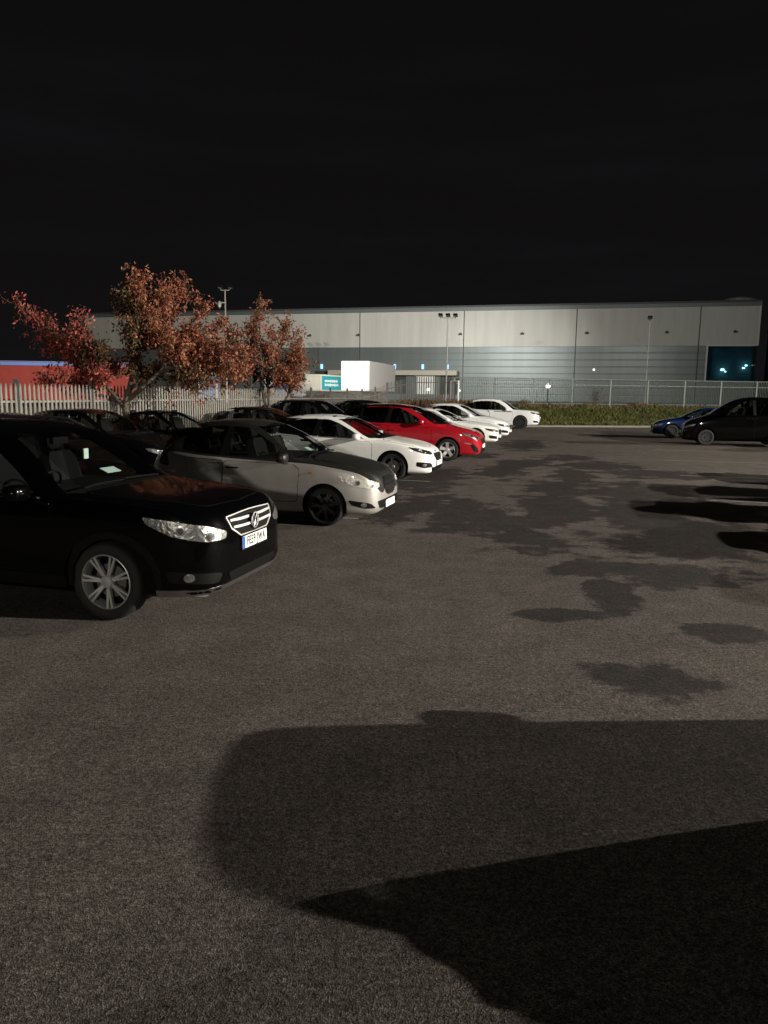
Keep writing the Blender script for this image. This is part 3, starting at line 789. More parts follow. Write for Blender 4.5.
# dark cars of the second row and the one set back beside the SUV
D = Vector((math.cos(TH), math.sin(TH))); RW = Vector((-math.sin(TH), math.cos(TH)))
def back(t, o):  # t metres along the row from the SUV's axle, o metres behind the front row's axle line
    p = Vector((-2.17, 7.39))+RW*t-D*o
    return (p.x, p.y, 0)
for (sp, t, o, mt, lb, rl, th) in [
    (tweak(SALOON, 1.50), 2.75, 2.5, 'black_paint_b', 'black saloon set back between the black SUV and the silver hatchback', False, TH),
    (tweak(HATCH, 1.52), 6.6, 5.9, 'dark_grey_paint', 'dark car whose roof shows above the silver hatchback tail', False, TH),
    (tweak(HATCH, 1.55), 9.6, 6.1, 'black_paint_b', 'dark hatchback in the back row left of the rear trunk', False, TH),
    (tweak(SALOON, 1.47), 12.4, 5.6, 'black_paint', 'black saloon in the back row in front of the right tree', False, TH),
    (tweak(HATCH, 1.50), 17.6, 5.2, 'dark_grey_paint', 'dark hatchback in the back row behind the white hatchback roof', False, TH),
    (tweak(SUV, 1.72), 22.4, 5.3, 'black_paint_b', 'black estate with roof bars behind the red people carrier', True, TH),
    (tweak(SUV, 1.66), 30.5, 5.4, 'dark_grey_paint', 'dark SUV roof just showing between red and white cars', False, TH)]:
    fit(Car(sp, 'parked_car', lb, 'car', back(t, o), th, LG, M[mt], detail=1), rails=rl, reg=False)
# right-hand row, facing left
TR = TH+math.pi
RG = 'cars parked in the right row'
def nose(x, y, sp, th=TR): return (x-math.cos(th)*sp['fo'], y-math.sin(th)*sp['fo'], 0)
sp = tweak(MPV, 2.02, 4.5, wr=.33)
fit(Car(sp, 'parked_car', 'black tall people carrier facing left at the right edge', 'car', nose(12.75, 33.3, sp), TR, RG, M['black_paint']), ('star', 10, None, 'tyre'))
sp = tweak(HATCH, 1.5)
fit(Car(sp, 'parked_car', 'dark blue hatchback half hidden behind the black people carrier', 'car', nose(13.3, 38.6, sp), TR, RG, M['blue_paint']), ('star', 10, None, 'tyre'))
sp = tweak(HATCH, 1.55)
fit(Car(sp, 'parked_car', 'dark hatchback roof behind the blue hatchback at the far right', 'car', nose(17.6, 43.0, sp), TR, RG, M['black_paint_b']), reg=False)
OFF = [(tweak(MPV, 1.8, 5.0, wr=.34), 2.95, 2.92, R(185), 'dark_grey_paint', 'dark people carrier beside the photographer, its long shadow on the asphalt'),
       (tweak(MPV, 2.39, 4.5, wr=.34), 2.5, -1.15, R(164), 'dark_grey_paint', 'unseen dark van behind the photographer, added to cast the darkest foreground shadow'),  # unseen van, added to fill out the foreground shadow
       (tweak(HATCH, 1.6), 7.3, 9.9, TR, 'black_paint_b', 'dark hatchback outside the frame, first beyond the people carrier'),
       (tweak(MPV, 1.9), 8.0, 12.4, TR, 'dark_grey_paint', 'dark minibus third along the right row outside the frame'),
       (tweak(SUV, 1.8), 8.9, 14.9, TR, 'black_paint', 'black SUV fourth along the right row outside the frame'),
       (tweak(HATCH, 1.6), 10.2, 17.7, TR, 'black_paint_b', 'dark hatchback right of the frame with its shadow in view'),
       (tweak(MPV, 1.7), 16.2, 29.6, TR, 'dark_grey_paint', 'dark people carrier just right of the frame')]
for sp, x, y, th, mt, lb in OFF:
    fit(Car(sp, 'parked_car', lb, 'car', nose(x, y, sp, th), th, RG, M[mt], detail=1), reg=False)
# (u along the wall, aim height, power, (dx, cone angle)) three on the tri-headed yard post, the last added at the thin pole
LAMPS_WALL = [(-24, 9, 25000, (-.75, 115)), (2, 9, 14000, (0, 100)), (18.5, 5.5, 22000, (.75, 46)), (36, 10, 5000, (20.5, 120))]
LAMPS = [((85, 27, 21), (3, 27, 0), 290000, 46, (1., .92, .80), .18),
         ((37.5, .5, 10.7), (7, 28, 0), 150000, 104, (1., .92, .81), .10),
         ((-9, -45, 10), (2, 25, 0), 30000, 80, (1., .92, .80), .5),  # unseen fill lamp behind the camera
         ((-34, 46, 12), (-18, 46, 1), 4200, 120, (1., .95, .82), .3),
         ((-1.5, 54, 8.5), (-2.6, 69, 3.2), 11000, 44, (1., .97, .90), .2)]  # unseen lamp added to brighten the rear of the white trailer
MASTS = {0: 'tall floodlight mast beyond the right edge, main light of the car park', 1: 'second floodlight mast beyond the right edge'}
# ------------------------------------------------------------------ ground
KERB = lambda x: 46.6+.19*x                   # near edge of the kerb
def asphalt():
    m, t, b = nt('damp_shaded_asphalt'); L = t.links.new
    tc = N(t, 'ShaderNodeTexCoord'); P = tc.outputs['Object']
    def noise(s, d=4., r=.6):
        n = N(t, 'ShaderNodeTexNoise', Scale=s, Detail=d, Roughness=r); L(P, n.inputs['Vector']); return n
    def mrange(src, a, b_, c, d):
        n = N(t, 'ShaderNodeMapRange'); n.inputs['From Min'].default_value = a; n.inputs['From Max'].default_value = b_
        n.inputs['To Min'].default_value = c; n.inputs['To Max'].default_value = d; L(src, n.inputs['Value']); return n.outputs[0]
    def mul(a, b_, op='MULTIPLY'):
        n = N(t, 'ShaderNodeMath', _operation=op); L(a, n.inputs[0])
        if isinstance(b_, (int, float)): n.inputs[1].default_value = b_
        else: L(b_, n.inputs[1])
        return n.outputs[0]
    big = noise(.22, 3.); mid = noise(2.2, 5.); fine = noise(48., 7., .82); spk = noise(300., 2., .6); mott = noise(17., 5., .65)
    vor = N(t, 'ShaderNodeTexVoronoi', Scale=170.); L(P, vor.inputs['Vector'])
    v = mul(mul(mrange(big.outputs['Fac'], .3, .7, .82, 1.15), mrange(mid.outputs['Fac'], .3, .7, .80, 1.2)), mul(mrange(fine.outputs['Fac'], .35, .65, .12, 2.05), mrange(mott.outputs['Fac'], .3, .7, .66, 1.36)))
    v = mul(v, mrange(spk.outputs['Fac'], .35, .7, .65, 1.45))
    cs = N(t, 'ShaderNodeSeparateColor'); L(vor.outputs['Color'], cs.inputs[0])
    v = mul(v, mrange(cs.outputs[0], 0, 1, .45, 1.6))
    # wet patches and painted-in shadow blotches, with ragged edges
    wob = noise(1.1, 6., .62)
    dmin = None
    for (x, y, a, c, rot) in DAMP_SHADE:
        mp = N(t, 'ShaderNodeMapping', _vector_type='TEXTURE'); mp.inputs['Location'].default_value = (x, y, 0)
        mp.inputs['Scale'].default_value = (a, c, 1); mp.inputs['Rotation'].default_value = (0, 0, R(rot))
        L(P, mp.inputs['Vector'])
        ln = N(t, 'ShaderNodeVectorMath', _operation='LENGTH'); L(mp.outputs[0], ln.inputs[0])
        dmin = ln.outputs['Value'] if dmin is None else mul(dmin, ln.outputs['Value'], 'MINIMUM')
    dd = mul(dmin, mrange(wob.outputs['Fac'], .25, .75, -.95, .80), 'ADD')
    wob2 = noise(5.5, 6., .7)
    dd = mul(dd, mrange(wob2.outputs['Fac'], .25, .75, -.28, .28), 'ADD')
    damp_shade = mul(mrange(dd, .80, 1.10, 1., 0.), mrange(wob2.outputs['Fac'], .3, .7, 1.1, .75))
    v = mul(v, mrange(damp_shade, 0, 1, 1., .27))
    mx = N(t, 'ShaderNodeMix', _data_type='RGBA', _blend_type='MULTIPLY'); mx.inputs[0].default_value = 1
    mx.inputs[6].default_value = (.086, .0755, .067, 1); L(v, mx.inputs[7]); L(mx.outputs[2], b.inputs['Base Color'])
    L(mrange(damp_shade, 0, 1, .93, .80), b.inputs['Roughness'])
    b.inputs['Specular IOR Level'].default_value = .12
    bp = N(t, 'ShaderNodeBump', Strength=1., Distance=.020)
    L(mul(mul(fine.outputs['Fac'], 1.), vor.outputs['Distance'], 'ADD'), bp.inputs['Height']); L(bp.outputs[0], b.inputs['Normal'])
    return m
DAMP_SHADE = [(.5, 13.55, .60, 1.9, -14), (1.2, 12.82, .42, 1.7, -14), (1.84, 12.33, .45, 1.8, -12), (2.02, 10.6, .42, .95, 0), (3.07, 13.56, .75, 2.5, -12), (1.04, 18.24, .85, 2.6, -14),  # wet patches; ellipses on the right and the nearest blotch paint in shade
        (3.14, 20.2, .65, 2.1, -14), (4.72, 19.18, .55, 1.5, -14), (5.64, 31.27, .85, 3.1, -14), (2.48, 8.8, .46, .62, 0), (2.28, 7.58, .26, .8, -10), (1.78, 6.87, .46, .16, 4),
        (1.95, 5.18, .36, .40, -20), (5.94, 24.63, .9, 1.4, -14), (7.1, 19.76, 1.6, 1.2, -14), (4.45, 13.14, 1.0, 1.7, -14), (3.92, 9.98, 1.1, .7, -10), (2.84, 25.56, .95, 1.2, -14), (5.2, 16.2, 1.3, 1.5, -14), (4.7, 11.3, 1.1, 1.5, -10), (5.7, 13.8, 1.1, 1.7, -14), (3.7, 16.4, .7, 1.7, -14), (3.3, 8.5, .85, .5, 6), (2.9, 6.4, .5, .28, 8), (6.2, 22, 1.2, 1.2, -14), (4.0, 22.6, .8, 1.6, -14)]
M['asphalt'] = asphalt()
M['concrete'] = pbr('yard_concrete', (.085, .08, .07), .85, var=.2, vscale=1.5)
M['kerb'] = pbr('kerb_stone', (.13, .125, .11), .85, var=.25, vscale=6., bump=.3)
M['soil'] = pbr('soil', (.045, .05, .02), .95, var=.4, vscale=2.)
M['line'] = pbr('worn_line_paint', (.17, .165, .15), .8, var=.5, vscale=14.)

def sheet(name, P, z, mat):
    return struct(mobj(name, [(x, y, z) for x, y in P], [tuple(range(len(P)))], mat))
sheet('ground', [(-400, -200), (400, -200), (400, 600), (-400, 600)], -.02, M['soil'])
FX = lambda y: -8.5516+(y-18.0)*.2718         # the palisade on the left
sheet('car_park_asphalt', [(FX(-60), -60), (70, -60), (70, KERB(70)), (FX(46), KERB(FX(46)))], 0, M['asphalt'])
sheet('yard_concrete', [(-120, -60), (FX(-60), -60), (FX(46), 46), (FX(46), 62), (-120, 62)], -.005, M['concrete'])
sheet('wear_strip', [(FX(-60), -60), (FX(-60)+.9, -60), (FX(46)+.9, 46), (FX(46), 46)], .004, M['kerb'])
def mark(pts, w, z=.004):
    a, b = Vector((*pts[0], 0)), Vector((*pts[1], 0)); d = (b-a).normalized(); n = Vector((-d.y, d.x, 0))*w/2
    P = [a-n, b-n, b+n, a+n]
    return sheet('bay_marking', [(p.x, p.y) for p in P], z, M['line'])
for o in (0, 4.9, 9.8, 14.7, 19.6, 24.5):
    p0 = Vector((6.3, 14.9))+RW*o
    mark([(p0.x, p0.y), (p0.x+D.x*4.8, p0.y+D.y*4.8)], .09)
for o in (-2.4, 2.6, 8.2, 13.8, 19.6, 23.):
    p0 = Vector((-.9, 9.6))+RW*o-D*.2
    mark([(p0.x-D.x*4.8, p0.y-D.y*4.8), (p0.x, p0.y)], .09)

# kerb
mb = MB(); mb.add([(-2, KERB(-2), -.01), (70, KERB(70), -.01), (70, KERB(70)+.15, -.01), (-2, KERB(-2)+.15, -.01), (-2, KERB(-2)+.015, .11), (70, KERB(70)+.015, .11), (70, KERB(70)+.15, .12), (-2, KERB(-2)+.15, .12)],
                  [(0, 1, 5, 4), (4, 5, 6, 7), (1, 2, 6, 5), (3, 0, 4, 7), (2, 3, 7, 6)])
struct(mb.build('kerb', M['kerb']))
# bank and the raised yard behind it
def sm(t): t = min(max(t, 0), 1); return t*t*(3-2*t)
def bank_h(x, y):
    d = y-KERB(x)-.15
    return .06+1.02*sm(d/4.0) + .05*math.sin(x*1.3+y)*sm(d/2)*(1-sm((d-4)/4))
xs = [-3+i*.7 for i in range(62)] + [42+i*4 for i in range(9)]
ds = [0.149, .4, .8, 1.2, 1.7, 2.3, 3, 3.7, 4.5, 5.5, 7, 12]
V = [(x, KERB(x)+d+.15*0+.0, bank_h(x, KERB(x)+d)) for d in ds for x in xs]; n = len(xs)
struct(mobj('grass_bank', V, [(j*n+i, j*n+i+1, (j+1)*n+i+1, (j+1)*n+i) for j in range(len(ds)-1) for i in range(n-1)], M['soil'], None, True, 80))
V = [(-120, 62, 0), (-3, 50, 0.), (-3, 58, 1.0), (-120, 68, 1.0)]
struct(mobj('yard_ramp', V, [(0, 1, 2, 3)], M['concrete']))
V = [(-120, 68, 1.0), (-3, 58, 1.0), (-3, 57, 1.0), (75, KERB(75)+11.9, 1.0), (120, 90, 1.0), (120, 160, 1.0), (-120, 160, 1.0)]
struct(mobj('loading_yard', V, [tuple(range(7))], M['concrete']))

# ------------------------------------------------------------------ grass
rng = np.random.default_rng(7)
def island_mat(name, cols, rough=.7, trans=0.):
    m, t, b = nt(name)
    g = N(t, 'ShaderNodeNewGeometry'); cr = N(t, 'ShaderNodeValToRGB')
    e = cr.color_ramp.elements; e[0].position = 0; e[0].color = (*cols[0], 1); e[1].position = 1; e[1].color = (*cols[-1], 1)
    for i, c in enumerate(cols[1:-1]):
        q = e.new((i+1)/(len(cols)-1)); q.color = (*c, 1)
    t.links.new(g.outputs['Random Per Island'], cr.inputs[0]); t.links.new(cr.outputs[0], b.inputs['Base Color'])
    b.inputs['Roughness'].default_value = rough; b.inputs['Specular IOR Level'].default_value = .25
    if trans:
        ou = t.nodes['Material Output']; tl = N(t, 'ShaderNodeBsdfTranslucent'); mx = N(t, 'ShaderNodeMixShader'); mx.inputs[0].default_value = trans
        t.links.new(cr.outputs[0], tl.inputs[0]); t.links.new(b.outputs[0], mx.inputs[1]); t.links.new(tl.outputs[0], mx.inputs[2]); t.links.new(mx.outputs[0], ou.inputs[0])
    return m
M['grass'] = island_mat('grass', [(.036, .048, .012), (.07, .085, .02), (.115, .12, .034), (.13, .118, .044)], .8, .25)
M['straw'] = island_mat('straw', [(.08, .06, .03), (.16, .12, .062), (.21, .17, .095), (.10, .066, .033)], .8, .25)
M['brush'] = island_mat('brush', [(.05, .022, .012), (.12, .055, .03), (.17, .09, .05), (.07, .05, .025)], .8, .2)
def blades(name, n, xr, dr, hr, mat, wid=.028, clump=.5, lean=.35):
    """many separate grass blades, thinned out and bunched by a noise"""
    from mathutils import noise as mn
    V = []; F = []
    k = 0; tries = 0
    while k < n and tries < n*6:
        tries += 1
        x = rng.uniform(*xr); d = rng.uniform(*dr); y = KERB(x)+.16+d
        q = mn.noise(Vector((x*.9, y*.9, 3.1)))
        if q < rng.uniform(-.6, .25)*clump*2: continue
        h = rng.uniform(*hr)*(1+.55*mn.noise(Vector((x*.5, y*.6, 9.)))); z = bank_h(x, y)-.03
        a = rng.uniform(0, 6.283); w = wid*rng.uniform(.6, 1.3); lx, ly = rng.normal(0, lean, 2)*h
        i = len(V); c, s_ = math.cos(a)*w, math.sin(a)*w
        V += [(x-c, y-s_, z), (x+c, y+s_, z), (x+c*.6+lx*.4, y+s_*.6+ly*.4, z+h*.62), (x+lx, y+ly, z+h*.93)]
        F.append((i, i+1, i+2, i+3)); k += 1
    return mobj(name, V, F, mat)
stuff(blades('grass', 30000, (5.5, 36), (0, 4.2), (.10, .34), M['grass'], .03), 'rough green grass growing on the bank behind the kerb', 'grass')
stuff(blades('dry_grass', 8000, (.5, 36), (3.3, 5.2), (.18, .5), M['straw'], .022, .6, .28), 'tall dry straw coloured grass along the crest of the bank', 'dry grass')
stuff(blades('rough_grass', 7000, (-1.5, 7.5), (.3, 4.6), (.25, .7), M['straw'], .025, .7, .35), 'pale overgrown grass behind the white cars', 'rough grass')
def shrub(loc, w, h, label, mat, nst=26, leaves=700):
    t = thing('shrub', label, 'shrub', loc, 0)
    mb = MB(); V = []; F = []
    for i in range(nst):
        a = rng.uniform(0, 6.283); r_ = rng.uniform(.2, 1)*w
        tip = Vector((math.cos(a)*r_, math.sin(a)*r_*.7, h*rng.uniform(.55, 1)))
        mid = tip*.5+Vector((rng.normal(0, .06), rng.normal(0, .06), .08))
        mb.tube([(math.cos(a)*.05, math.sin(a)*.05, -.05), mid, tip], [.012, .008, .003], 4, False)
        for k in range(leaves//nst):
            p = mid.lerp(tip, rng.uniform(-.3, 1.05))+Vector(rng.normal(0, .07*w, 3))
            u = Vector(rng.normal(0, 1, 3)).normalized(); v = u.orthogonal().normalized(); s_ = rng.uniform(.025, .055)
            j = len(V); V += [p-u*s_, p+v*s_*.5, p+u*s_, p-v*s_*.5]; F.append((j, j+1, j+2, j+3))
    mb.build('stem', M['bark'], t); mobj('foliage', V, F, mat, t)
def bark():
    return pbr('bark', (.085, .068, .052), .9, var=.45, vscale=9., bump=.6, bscale=25)
M['bark'] = bark()
for (x, d, w, h, lb) in [(1.2, 2.0, .95, 1.15, 'leftmost red brown bramble shrub behind the red people carrier'), (2.75, 2.3, 1.15, 1.35, 'largest red brown bramble shrub at the left end of the bank'), (4.35, 2.6, .9, 1.05, 'low brown bramble shrub behind the white crossover')]:
    shrub((x, KERB(x)+d, bank_h(x, KERB(x)+d)), w, h, lb, M['brush'])
M['twig_leaf'] = island_mat('twig_leaf', [(.02, .025, .012), (.05, .05, .025), (.035, .03, .02)], .8, .1)
shrub((14.6, 53.6, 1.05), .7, 1.7, 'thin dark sapling standing behind the mesh fence', M['twig_leaf'], 14, 260)
shrub((9.6, KERB(9.6)+4.1, 1.0), .5, .8, 'straw coloured tuft bush on the bank crest', M['straw'], 20, 300)

# ------------------------------------------------------------------ trees
M['leaf_rust'] = island_mat('leaf_rust', [(.075, .028, .016), (.22, .074, .040), (.31, .112, .058), (.17, .072, .038), (.38, .165, .085)], .55, .3)
M['leaf_red'] = island_mat('leaf_red', [(.18, .036, .029), (.38, .085, .064), (.48, .135, .10), (.28, .058, .044)], .55, .3)
M['leaf_olive'] = island_mat('leaf_olive', [(.02, .016, .008), (.06, .045, .018), (.10, .07, .028), (.045, .022, .012)], .6, .25)
def tree(base, forks, tips, label, nleaf, lsize=.05, stems=None, seed=3):
    g = np.random.default_rng(seed)
    t = thing('cherry_tree', label, 'tree', base, 0, 'autumn trees along the palisade')
    B = Vector(base); wood = MB(); V = []; F = []; MI = []
    def leaf(p, mi):
        u = (Vector(g.normal(0, 1, 3))+Vector((0, 0, -.9))).normalized(); v = u.cross(Vector(g.normal(0, 1, 3))).normalized()
        s_ = lsize*g.uniform(.65, 1.35); w = v.cross(u)*s_*.18
        j = len(V); V.extend([p, p+u*s_*.9+v*s_*.5+w, p+u*s_*2, p+u*s_*.9-v*s_*.5+w]); F.append((j, j+1, j+2, j+3)); MI.append(mi)
    for st in forks:
        wood.tube([q for q in st[0]], st[1], 9)
    for (tip, fk, mi, dens) in tips:
        st = forks[fk][0]; a = Vector(st[-1]); rb = forks[fk][1][-1]
        T = Vector(tip)-B
        L_ = (T-a).length
        pts = []
        m1 = a.lerp(T, .35)+Vector(g.normal(0, .08*L_, 3))+Vector((0, 0, .05*L_)); m2 = a.lerp(T, .7)+Vector(g.normal(0, .06*L_, 3))
        P = [a, m1, m2, T]
        cv = [Vector(q) for q in catmull([tuple(p) for p in P], 5)]
        wood.tube(cv, [rb*.62*(1-.9*i/(len(cv)-1))+.004 for i in range(len(cv))], 6, False)
        ns = int(10+L_*7)
        for k in range(ns):
            f_ = g.uniform(.22, 1.) ; i = min(int(f_*(len(cv)-1)), len(cv)-2); o = cv[i].lerp(cv[i+1], g.uniform())
            dr = ((cv[i+1]-cv[i]).normalized()*.9+Vector(g.normal(0, .75, 3))+Vector((0, 0, .12))).normalized()
            ln = g.uniform(.28, .85)*(1.15-.45*f_)*min(1, L_*.6)
            e = o+dr*ln+Vector((0, 0, -.06*ln)); mid = o.lerp(e, .5)+Vector(g.normal(0, .05, 3))
            wood.tube([o, mid, e], [.010, .007, .003], 4, False)
            nl = int(dens*nleaf/len(tips)/ns)
            for q in range(nl):
                s_ = g.uniform(.15, 1.08); p = (o.lerp(mid, s_*2) if s_ < .5 else mid.lerp(e, s_*2-1))
                p = p+Vector(g.normal(0, .075, 3))
                leaf(p, mi if g.uniform() < .82 else int(g.integers(0, 3)))
    wood.build('trunk', M['bark'], t, True, 60)
    mobj('crown', V, F, None, t, mats=[M['leaf_rust'], M['leaf_red'], M['leaf_olive']], mi=MI)
    return t
B1 = (-7.15, 21.35, 0)
def jit(l, y0, sp, seed):
    g = np.random.default_rng(seed)
    out = []
    for x, z, fk, mi, d in l:
        dy = g.uniform(-sp, sp); k = (y0+dy)/y0
        out.append(((x*k, y0+dy, 2+(z-2)*k), fk, mi, d))
    return out
f1 = [([(0, 0, -.1), (.02, 0, .9), (-.02, .02, 1.55), (.1, .0, 2.0)], [.14, .105, .095, .09]),
      ([(-.02, .02, 1.5), (-.35, -.05, 1.95), (-.75, -.1, 2.3)], [.075, .06, .05]),
      ([(.05, 0, 1.7), (.55, .05, 2.15), (.95, .1, 2.5)], [.075, .06, .05]),
      ([(.08, 0, 1.9), (.25, .05, 2.6), (.40, .1, 3.1)], [.075, .06, .05]),
      ([(-.02, 0, 1.6), (-.5, .1, 1.8), (-1.0, .2, 1.85)], [.07, .05, .04])]
l1 = [(-10.01, 4.36, 1, 1, .55), (-9.25, 3.45, 1, 1, 1.15), (-9.5, 3.9, 1, 1, .6), (-8.29, 3.55, 1, 1, 1.0), (-8.76, 2.38, 4, 1, .8), (-8.2, 2.15, 4, 1, .9), (-9.4, 2.3, 4, 1, .5), (-7.77, 3.2, 1, 2, .8), (-8.35, 3.95, 1, 1, .3),
      (-6.55, 5.0, 3, 0, 1.0), (-6.75, 4.55, 3, 0, 1.1), (-5.95, 4.7, 3, 0, 1.2), (-7.1, 4.35, 3, 2, 1.0), (-5.5, 4.75, 3, 0, .9), (-4.95, 4.2, 2, 0, 1.3), (-4.45, 3.85, 2, 0, 1.3), (-4.1, 3.4, 2, 0, 1.2), (-4.65, 2.9, 2, 0, 1.5), (-5.2, 3.5, 2, 0, 1.4),
      (-5.6, 3.2, 3, 0, 1.4), (-6.39, 3.88, 3, 0, 1.3), (-6.9, 3.05, 0, 2, 1.2), (-4.3, 2.55, 2, 0, 1.0), (-7.7, 2.35, 1, 1, .9), (-6.3, 2.6, 0, 2, 1.3), (-5.4, 2.55, 2, 2, 1.1), (-6.0, 3.5, 3, 0, 1.3), (-5.9, 4.2, 3, 0, 1.2), (-4.9, 3.2, 2, 0, 1.2), (-6.9, 3.7, 3, 2, 1.0), (-4.0, 2.6, 2, 0, 1.0), (-5.0, 2.35, 2, 2, .8), (-7.4, 2.6, 1, 1, 1.0), (-8.6, 3.0, 1, 1, 1.0), (-8.0, 2.7, 4, 1, 1.0), (-3.9, 3.0, 2, 0, 1.0)]
tree(B1, f1, jit(l1, 21.35, 1.0, 5), 'large tree with red and rust autumn leaves, long branch reaching left', 25000, .054, seed=3)
B2 = (-4.66, 30.6, 0)
f2 = [([(0, 0, -.1), (-.25, 0, 1.0), (-.7, .05, 2.0)], [.085, .07, .055]), ([(.06, .05, -.1), (.08, 0, 1.0), (.05, .05, 2.1)], [.08, .07, .055]), ([(.1, -.05, -.1), (.3, 0, .95), (.85, .05, 1.9)], [.085, .07, .055]), ([(.04, .1, -.1), (-.05, .1, 1.2), (-.25, .1, 2.3)], [.07, .055, .045])]
l2 = [(-4.82, 5.5, 3, 0, .7), (-4.9, 4.9, 3, 0, .8), (-3.93, 4.57, 1, 0, 1.), (-3.3, 4.0, 2, 0, .9), (-3.4, 4.4, 1, 0, .6), (-5.3, 4.36, 3, 0, 1.1), (-6.0, 4.2, 0, 0, 1.1), (-3.75, 3.23, 2, 0, 1.2), (-5.5, 3.4, 0, 0, 1.2), (-4.72, 3.8, 1, 0, 1.2), (-3.2, 3.2, 2, 0, 1.), (-6.2, 3.3, 0, 0, 1.), (-4.4, 4.2, 1, 0, 1.1), (-4.3, 3.2, 1, 2, 1.0), (-5.1, 2.9, 0, 2, .9), (-3.6, 3.7, 2, 0, 1.1), (-4.1, 2.75, 2, 0, .8)]
tree(B2, f2, jit(l2, 30.6, .8, 9), 'smaller rust leaved tree with several thin stems, right of the large one', 11000, .056, seed=8)

# ------------------------------------------------------------------ fences
M['galv'] = pbr('galvanised_steel', (.17, .162, .14), .6, .0, var=.25, vscale=3.)
M['galv_dark'] = pbr('weathered_steel', (.07, .075, .072), .6, .0, var=.25, vscale=4.)
M['green_steel'] = pbr('coated_mesh', (.155, .185, .17), .6, .0, var=.15)
def palisade(name, label, posts, h, mat, pmat, sp=.152, w=.068, rail=True, group=None, post_up=.0, thin_from=99):
    wide_w = w
    """posts: (x,y,z) per post; pales stand between neighbouring posts"""
    t = thing(name, label, 'fence', (posts[0][0], posts[0][1], posts[0][2]), 0, group)
    O = Vector(posts[0])
    for bi, (a, b) in enumerate(zip(posts[:-1], posts[1:])):
        w = (wide_w if bi < thin_from else .020)
        a = Vector(a)-O; b = Vector(b)-O; d = (b-a); dh = Vector((d.x, d.y, 0)); L_ = dh.length; u = dh/L_; nn = Vector((u.y, -u.x, 0))
        mb = MB(); n = int(L_/sp)
        for i in range(n):
            f_ = (i+.6)/n; p = a+d*f_; p = p+nn*.035
            ph = [(-.5, -.004), (-.28, .012), (0, -.002), (.28, .012), (.5, -.004)]
            v = []
            for zz, k in ((.05, 1.), (h-.10, 1.), (h, .35)):
                for q, o in ph: v.append(p+u*(w*q*k)+nn*o+Vector((0, 0, zz)))
            f = [(r_*5+c, r_*5+c+1, r_*5+c+6, r_*5+c+5) for r_ in range(2) for c in range(4)]
            mb.add(v, f)
        mb.build('pale_panel', mat, t)
        if rail:
            for zz in (.38, h-.42):
                rb = MB(); c = (a+b)/2+Vector((0, 0, zz))
                ln = d.length-.06; up = Vector((0, 0, 1)); e = d.normalized()
                v = []
                for s_ in (-.5, .5):
                    for dy, dz in ((-.02, -.025), (.02, -.025), (.02, .025), (-.02, .025)): v.append(c+e*ln*s_+nn*dy+up*dz)
                rb.add(v, [(0, 1, 2, 3), (7, 6, 5, 4), (0, 4, 5, 1), (1, 5, 6, 2), (2, 6, 7, 3), (3, 7, 4, 0)]); rb.build('rail', mat, t)
    for p in posts:
        p = Vector(p)-O; mb = MB()
        mb.box(p+Vector((0, -.03, (h+post_up)/2)), (.10, .012, h+post_up)); mb.box(p+Vector((0, .03, (h+post_up)/2)), (.10, .012, h+post_up)); mb.box(p+Vector((0, 0, (h+post_up)/2)), (.010, .047, h+post_up))
        mb.build('post', pmat, t)
    return t
def bk(x, y): return bank_h(x, y) if y > KERB(x)+.15 else 0
P = []
for k in range(-3, 13):
    x, y = -8.5516+.7212*k, 18.0+2.6537*k
    P.append((x, y, [0, 0, .15, .45][k-9] if 9 <= k <= 12 else 0))
palisade('palisade_fence', 'long pale palisade fence behind the trees on the left', P, 2.12, M['galv'], M['galv_dark'], post_up=.10, thin_from=9)
# raked corner bays up to the bank
x0, y0, z0 = P[-1]
P2 = [(x0, y0+.05, .50), (1.0, 51.1, .78), (2.0, 51.9, .98), (4.5, 52.2, 1.02)]
palisade('palisade_fence', 'steel palisade bays climbing to the bank beside the white gate post', P2, 2.15, M['galv_dark'], M['galv_dark'], post_up=.0)
P3 = [(4.62+2.75*i, 52.25+.45*i, 1.04) for i in range(13)]
palisade('palisade_fence', 'grey green security fence along the top of the grass bank', P3, 2.08, M['green_steel'], M['green_steel'], sp=.125, w=.035)
# pale top rail of the bank fence is part of it
ft = bpy.data.objects['palisade_fence.002']
for i in range(12):
    a = Vector(P3[i])-Vector(P3[0]); b = Vector(P3[i+1])-Vector(P3[0])
    mb = MB(); mb.tube([a+Vector((0, -.06, 2.06)), b+Vector((0, -.06, 2.06))], .03, 6); mb.build('top_rail', M['green_steel'], ft)
# white gate post frame
t = thing('gate_frame', 'white rectangular gate frame in the fence above the white cars', 'gate', (4.35, 51.9, .98))
for dx in (0, .52):
    mb = MB(); mb.box((dx, 0, .95), (.09, .09, 1.9)); mb.build('gate_post', M['white_paint'] if dx else M['galv'], t)
mb = MB(); mb.box((.26, 0, 1.86), (.43, .07, .08)); mb.build('cross_bar', M['galv'], t)

